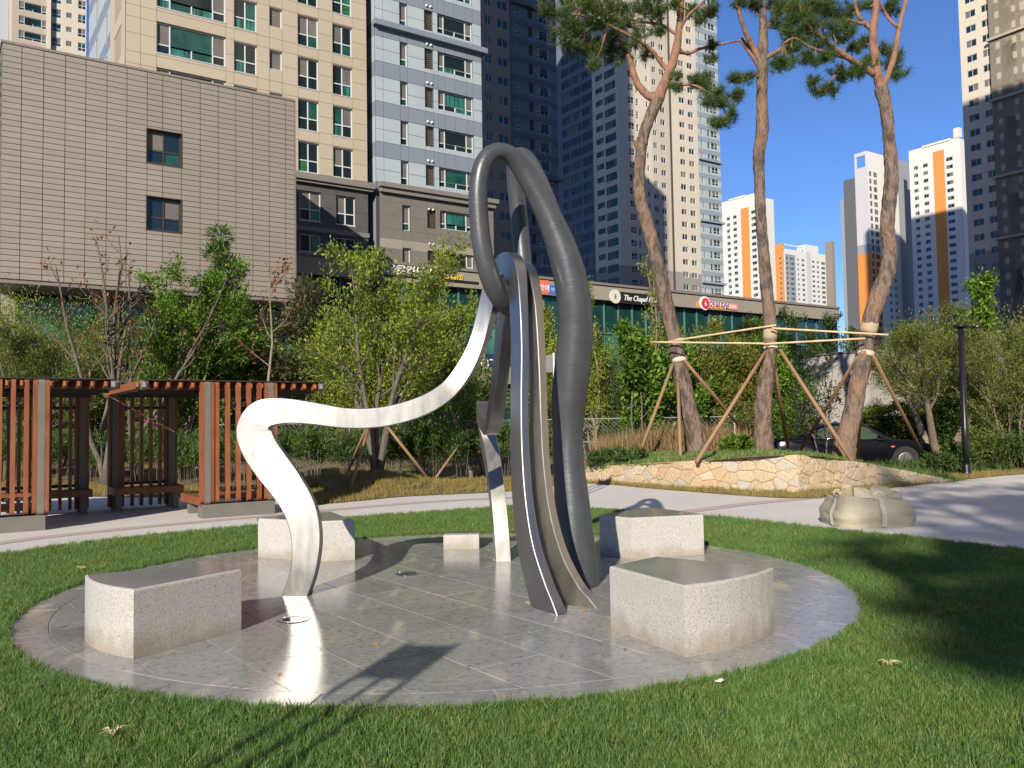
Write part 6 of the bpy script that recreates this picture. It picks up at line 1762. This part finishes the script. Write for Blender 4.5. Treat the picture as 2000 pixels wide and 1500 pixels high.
# ================================================================== GRASS, REEDS, GROUND COVER
def tuft_mesh(name, n, h, spread, wd, m, seed, lean=0.5):
    rg=np.random.default_rng(seed); V=[];F=[]
    for i in range(n):
        a=rg.uniform(0,6.283); r_=spread*math.sqrt(rg.random()); bx,by=r_*math.cos(a),r_*math.sin(a)
        hh=h*rg.uniform(0.55,1.25); la=rg.uniform(0,6.283); ln=hh*lean*rg.random()
        fa=rg.uniform(0,6.283); sx,sy=math.cos(fa)*wd/2,math.sin(fa)*wd/2
        dx,dy=math.cos(la)*ln,math.sin(la)*ln
        k=len(V)
        V+=[(bx-sx,by-sy,-0.005),(bx+sx,by+sy,-0.005),(bx+dx*0.35+sx*0.8,by+dy*0.35+sy*0.8,hh*0.55),(bx+dx*0.35-sx*0.8,by+dy*0.35-sy*0.8,hh*0.55),(bx+dx,by+dy,hh*0.95)]
        F+=[(k,k+1,k+2,k+3),(k+3,k+2,k+4,k+4)]
    me=bpy.data.meshes.new(name); me.from_pydata(V,[],[f if f[2]!=f[3] else f[:3] for f in F]); me.materials.append(m); me.update(); return me
def scatter(name,label,cat,pts,rots,scl,protos):
    """one object that sets the given tufts on its points"""
    col=bpy.data.collections.new(name+"_tufts")
    for i,me in enumerate(protos):
        o=bpy.data.objects.new(f"{name}_tuft",me); col.objects.link(o)
    me=bpy.data.meshes.new(name); N=len(pts); me.vertices.add(N); me.vertices.foreach_set("co",np.asarray(pts,np.float32).ravel())
    a=me.attributes.new("rot",'FLOAT_VECTOR','POINT'); a.data.foreach_set("vector",np.asarray(rots,np.float32).ravel())
    a=me.attributes.new("scl",'FLOAT','POINT'); a.data.foreach_set("value",np.asarray(scl,np.float32))
    a=me.attributes.new("pick",'INT','POINT'); a.data.foreach_set("value",RNG.integers(0,len(protos),N).astype(np.int32))
    me.update()
    o=put(name,me); tag(o,label,cat,kind="stuff")
    ng=bpy.data.node_groups.new(name+"_nodes",'GeometryNodeTree')
    ng.interface.new_socket("Geometry",in_out='INPUT',socket_type='NodeSocketGeometry'); ng.interface.new_socket("Geometry",in_out='OUTPUT',socket_type='NodeSocketGeometry')
    gi=ng.nodes.new("NodeGroupInput"); go=ng.nodes.new("NodeGroupOutput"); ip=ng.nodes.new("GeometryNodeInstanceOnPoints"); ci=ng.nodes.new("GeometryNodeCollectionInfo")
    ci.inputs["Collection"].default_value=col; ci.inputs["Separate Children"].default_value=True; ci.inputs["Reset Children"].default_value=True
    def na(n,t):
        q=ng.nodes.new("GeometryNodeInputNamedAttribute"); q.data_type=t; q.inputs[0].default_value=n; return q.outputs[0]
    ip.inputs["Pick Instance"].default_value=True
    e2r=ng.nodes.new("FunctionNodeEulerToRotation"); ng.links.new(na("rot",'FLOAT_VECTOR'),e2r.inputs[0])
    ng.links.new(gi.outputs[0],ip.inputs["Points"]); ng.links.new(ci.outputs[0],ip.inputs["Instance"]); ng.links.new(na("pick",'INT'),ip.inputs["Instance Index"])
    ng.links.new(e2r.outputs[0],ip.inputs["Rotation"]); ng.links.new(na("scl",'FLOAT'),ip.inputs["Scale"]); ng.links.new(ip.outputs[0],go.inputs[0])
    md=o.modifiers.new("tufts",'NODES'); md.node_group=ng
    return o
m_grass=leafmat("lawn_blades",[(0.034,0.092,0.019),(0.072,0.164,0.032),(0.114,0.228,0.048),(0.17,0.29,0.078),(0.33,0.34,0.15)],0.33,0.5,patch=(1.1,(1.22,1.06,0.95)))
m_dry=leafmat("dry_blades",[(0.17,0.145,0.045),(0.29,0.225,0.07),(0.39,0.295,0.105),(0.14,0.17,0.04)],0.3,0.7)
m_reed=leafmat("reed_blades",[(0.17,0.10,0.045),(0.26,0.165,0.075),(0.34,0.23,0.12),(0.13,0.12,0.04)],0.25,0.7)
GT=[tuft_mesh(f"tuft{i}",38,0.050,0.055,0.0036,m_grass,900+i,0.85) for i in range(4)]
GT+=[tuft_mesh("tuft_tall",26,0.068,0.05,0.0038,m_grass,910,0.7)]
rg=np.random.default_rng(42)
def lawn_points(n,ymin,ymax):
    x=rg.uniform(-9,9,n); y=rg.uniform(ymin,ymax,n)
    ok=pip(x,y,LAWNP)&(((x-PC[0])**2+(y-PC[1])**2)>(PR-0.01)**2)
    ok&=(np.abs(x)<0.62*y+1.6)
    return np.stack([x[ok],y[ok]],1)
pa=lawn_points(52000,2.2,6.2); pb=lawn_points(52000,6.2,11); pc_=lawn_points(26000,11,16.2)
pp=np.concatenate([pa,pb,pc_]); N=len(pp)
sc_=np.concatenate([rg.uniform(0.65,1.05,len(pa)),rg.uniform(0.75,1.15,len(pb)),rg.uniform(0.9,1.35,len(pc_))])
patch=0.5+0.5*np.sin(pp[:,0]*1.7+1.3*np.sin(pp[:,1]*0.9))*np.sin(pp[:,1]*1.3+0.7)
sc_*=0.85+0.25*patch
rot=np.stack([rg.normal(0,0.12,N),rg.normal(0,0.12,N),rg.uniform(0,6.283,N)],1)
scatter("grass","short green grass of the round lawn","grass",np.c_[pp,np.full(N,-0.008)],rot,sc_,GT)
# grass creeping over the plaza rim
aa=rg.uniform(0,6.283,2600); rr_=PR+rg.uniform(-0.02,0.05,2600)
q=np.stack([PC[0]+rr_*np.cos(aa),PC[1]+rr_*np.sin(aa)],1)
scatter("rim_grass","grass blades hanging over the rim of the round plaza","grass",np.c_[q,np.full(len(q),-0.006)],np.stack([rg.normal(0,0.3,len(q)),rg.normal(0,0.3,len(q)),rg.uniform(0,6.28,len(q))],1),rg.uniform(0.7,1.2,len(q)),GT)
# dry verge grass
DT=[tuft_mesh(f"dry{i}",26,0.09,0.09,0.006,m_dry,920+i,0.9) for i in range(3)]
pts=[]
for i in range(len(_ed)-1):
    a=_ed[i]; c=_ed[i+1]; L=math.dist(a[:2],c[:2])
    if abs(a[0])>17: continue
    wid=3.2 if a[0]<1.9 else 1.5
    for k in range(int(L*wid*70)):
        t=rg.random(); s_=rg.random()*wid; x=a[0]+(c[0]-a[0])*t; y=a[1]+(c[1]-a[1])*t+s_
        if a[0]<-4.6 and rg.random()<0.6: continue
        pts.append((x,y,verge_z(x,y)*min(1,s_/0.5)-0.01))
pts=np.array(pts); N=len(pts)
scatter("dry_grass","dry yellowish grass on the verge and mound","grass",pts,np.stack([rg.normal(0,0.2,N),rg.normal(0,0.2,N),rg.uniform(0,6.28,N)],1),rg.uniform(0.6,1.3,N),DT)
# reeds at the back of the bed
RT=[tuft_mesh(f"reed{i}",22,0.62,0.16,0.014,m_reed,930+i,0.45) for i in range(3)]
pts=[]
for k in range(420):
    x=rg.uniform(2.4,6.4); y=rg.uniform(22.8,25.2)
    pts.append((x,y,bed_z(x,y)-0.05 if y<24.4 else 0.45))
pts=np.array(pts); N=len(pts)
scatter("reeds","dry brown reeds behind the leftmost and middle pines","reeds",pts,np.stack([rg.normal(0,0.1,N),rg.normal(0,0.1,N),rg.uniform(0,6.28,N)],1),rg.uniform(0.8,1.35,N),RT)
# green ground cover on the bed
CT=[tuft_mesh(f"cover{i}",30,0.09,0.12,0.012,m_grass,940+i,0.9) for i in range(3)]
pts=[]
for k in range(1700):
    i=rg.integers(0,len(fr)-1); t=rg.random(); s_=rg.random()**1.3; p=(fr[i]*(1-t)+fr[i+1]*t)*(1-s_)+(bk[i]*(1-t)+bk[i+1]*t)*s_
    n_=math.sin(p[0]*2.1)+math.sin(p[1]*1.7+p[0])
    if s_<0.02 or (n_<-0.2 and s_>0.15): continue
    pts.append((p[0],p[1],bed_z(p[0],p[1])-0.02))
pts=np.array(pts); N=len(pts)
scatter("bed_grass","patchy green grass on the raised pine bed","grass",pts,np.stack([rg.normal(0,0.2,N),rg.normal(0,0.2,N),rg.uniform(0,6.28,N)],1),rg.uniform(0.6,1.2,N),CT)
# dark undergrowth at the right, beyond the path
pts=[]
for k in range(2600):
    x=rg.uniform(10.5,24); y=rg.uniform(21.5,31)
    if y<22.2+0.42*(x-11.5)+0.5: continue
    pts.append((x,y,-0.02))
pts=np.array(pts); N=len(pts)
UT=[tuft_mesh(f"under{i}",30,0.30,0.2,0.03,LM['dark'],950+i,0.8) for i in range(3)]
scatter("undergrowth","dark green undergrowth below the trees at the right edge","undergrowth",pts,np.stack([rg.normal(0,0.2,N),rg.normal(0,0.2,N),rg.uniform(0,6.28,N)],1),rg.uniform(0.6,1.4,N),UT)

# ================================================================== PARK BEHIND THE VIEWPOINT (its trees shade the right of the lawn)
def clone(o,label,loc,rz=0.0,s=1.0):
    c=copy_tree(o); c.location=loc; c.rotation_euler=(0,0,rz); c.scale=(s,s,s); c['label']=label; c['group']="trees behind the viewpoint"; return c
clone(pn1,"pine behind the viewpoint shading the right of the lawn",(-1.6,-14.6,-0.1),R(200),1.2)
clone(pn1,"fourth pine behind the viewpoint shading the lawn corner",(-1.7,-20.4,-0.1),R(20),1.25)
clone(pn3,"second pine behind the viewpoint shading the right of the lawn",(2.4,-20.5,-0.1),R(60),1.3)
clone(pn2,"third pine behind the viewpoint shading the path",(3.4,-13.5,-0.1),R(130),1.2)
_lt=[o for o in COL.objects if o.name.startswith("leafy_tree") and o.parent is None]
_rb=random.Random(31)  # the tree rows below are unseen, added to darken reflections in the steel
for k in range(16):
    x=-34+k*4.4+_rb.uniform(-1,1); y=-30-_rb.uniform(0,6)
    c=clone(_lt[k%len(_lt)],"unseen tree added for dark reflections, in the row behind the viewpoint",(x,y,-0.05),_rb.uniform(0,6.28),_rb.uniform(1.0,1.35))
for k in range(7):
    c=clone(_lt[(k*3+1)%len(_lt)],"unseen tree added for dark reflections, left of the view",(-24-_rb.uniform(0,5),-18+k*5.0,-0.05),_rb.uniform(0,6.28),_rb.uniform(1.0,1.3))

# ================================================================== LITTER
m_leafd=mat("dead_leaf",(0.30,0.16,0.06),0.8,rand=0.3); m_petal=mat("white_petal",(0.75,0.74,0.66),0.6)
def fleck(name,label,cat,x,y,z,s_,m,rz,seed):
    r_=random.Random(seed); b=MB(); n=7; top=[]; bot=[]
    for i in range(n):
        a=2*math.pi*i/n; q=s_*(1.0 if i%2 else 0.75)*r_.uniform(0.8,1.1); top.append((q*math.cos(a)*1.5,q*math.sin(a)*0.7,0.004+0.012*r_.random()*(s_/0.03)))
    b.v=top+[(p[0],p[1],p[2]-0.003) for p in top]; b.f=[tuple(range(n)),tuple(range(2*n-1,n-1,-1))]+[((i+1)%n,i,n+i,n+(i+1)%n) for i in range(n)]; b.mi=[0]*len(b.f)
    o=b.build(name,m,None,(x,y,z),rz); tag(o,label,cat,"litter on plaza and lawn")
for i,(px_,py_,lab) in enumerate(((735,1263,"dead leaf on the pavers before the lamp shadow"),(1221,1272,"dead brown leaf on the pavers beside the right front bench"),(700,1250,"small dead leaf on the pavers left of centre"),(545,1322,"dead leaf near the front rim of the plaza, left"),(985,1366,"dead leaf at the front rim of the plaza, middle"),(1140,1196,"dead leaf beside the foot of the steel ribbon"),(880,1250,"dead leaf on the pavers at the shadow's tip"))):
    g_=G(px_,py_); fleck("dead_leaf",lab,"leaf",g_.x,g_.y,0.0112,0.016,m_leafd,i*1.3,700+i)
g_=G(1406,1348); fleck("white_petal","white petal lying on the lawn in front of the right bench","petal",g_.x,g_.y,0.045,0.028,m_petal,0.6,720)
for i,(px_,py_,lab) in enumerate(((160,1118,"pale straw tuft in the lawn left of the left bench"),(222,1448,"pale straw tuft in the lawn at the bottom left"),(1735,1310,"pale straw tuft in the lawn at the right"))):
    g_=G(px_,py_); b=MB(); r_=random.Random(i)
    for k in range(9):
        a=r_.uniform(0,6.28); L=r_.uniform(0.04,0.08); b.tube([(0,0,0.03),(L*0.5*math.cos(a),L*0.5*math.sin(a),0.065),(L*math.cos(a),L*math.sin(a),0.055)],[0.003,0.0025,0.001],4)
    tag(b.build("straw_tuft",mat("straw",(0.55,0.46,0.27),0.8),None,(g_.x,g_.y,0)),lab,"straw","straw tufts in the lawn")
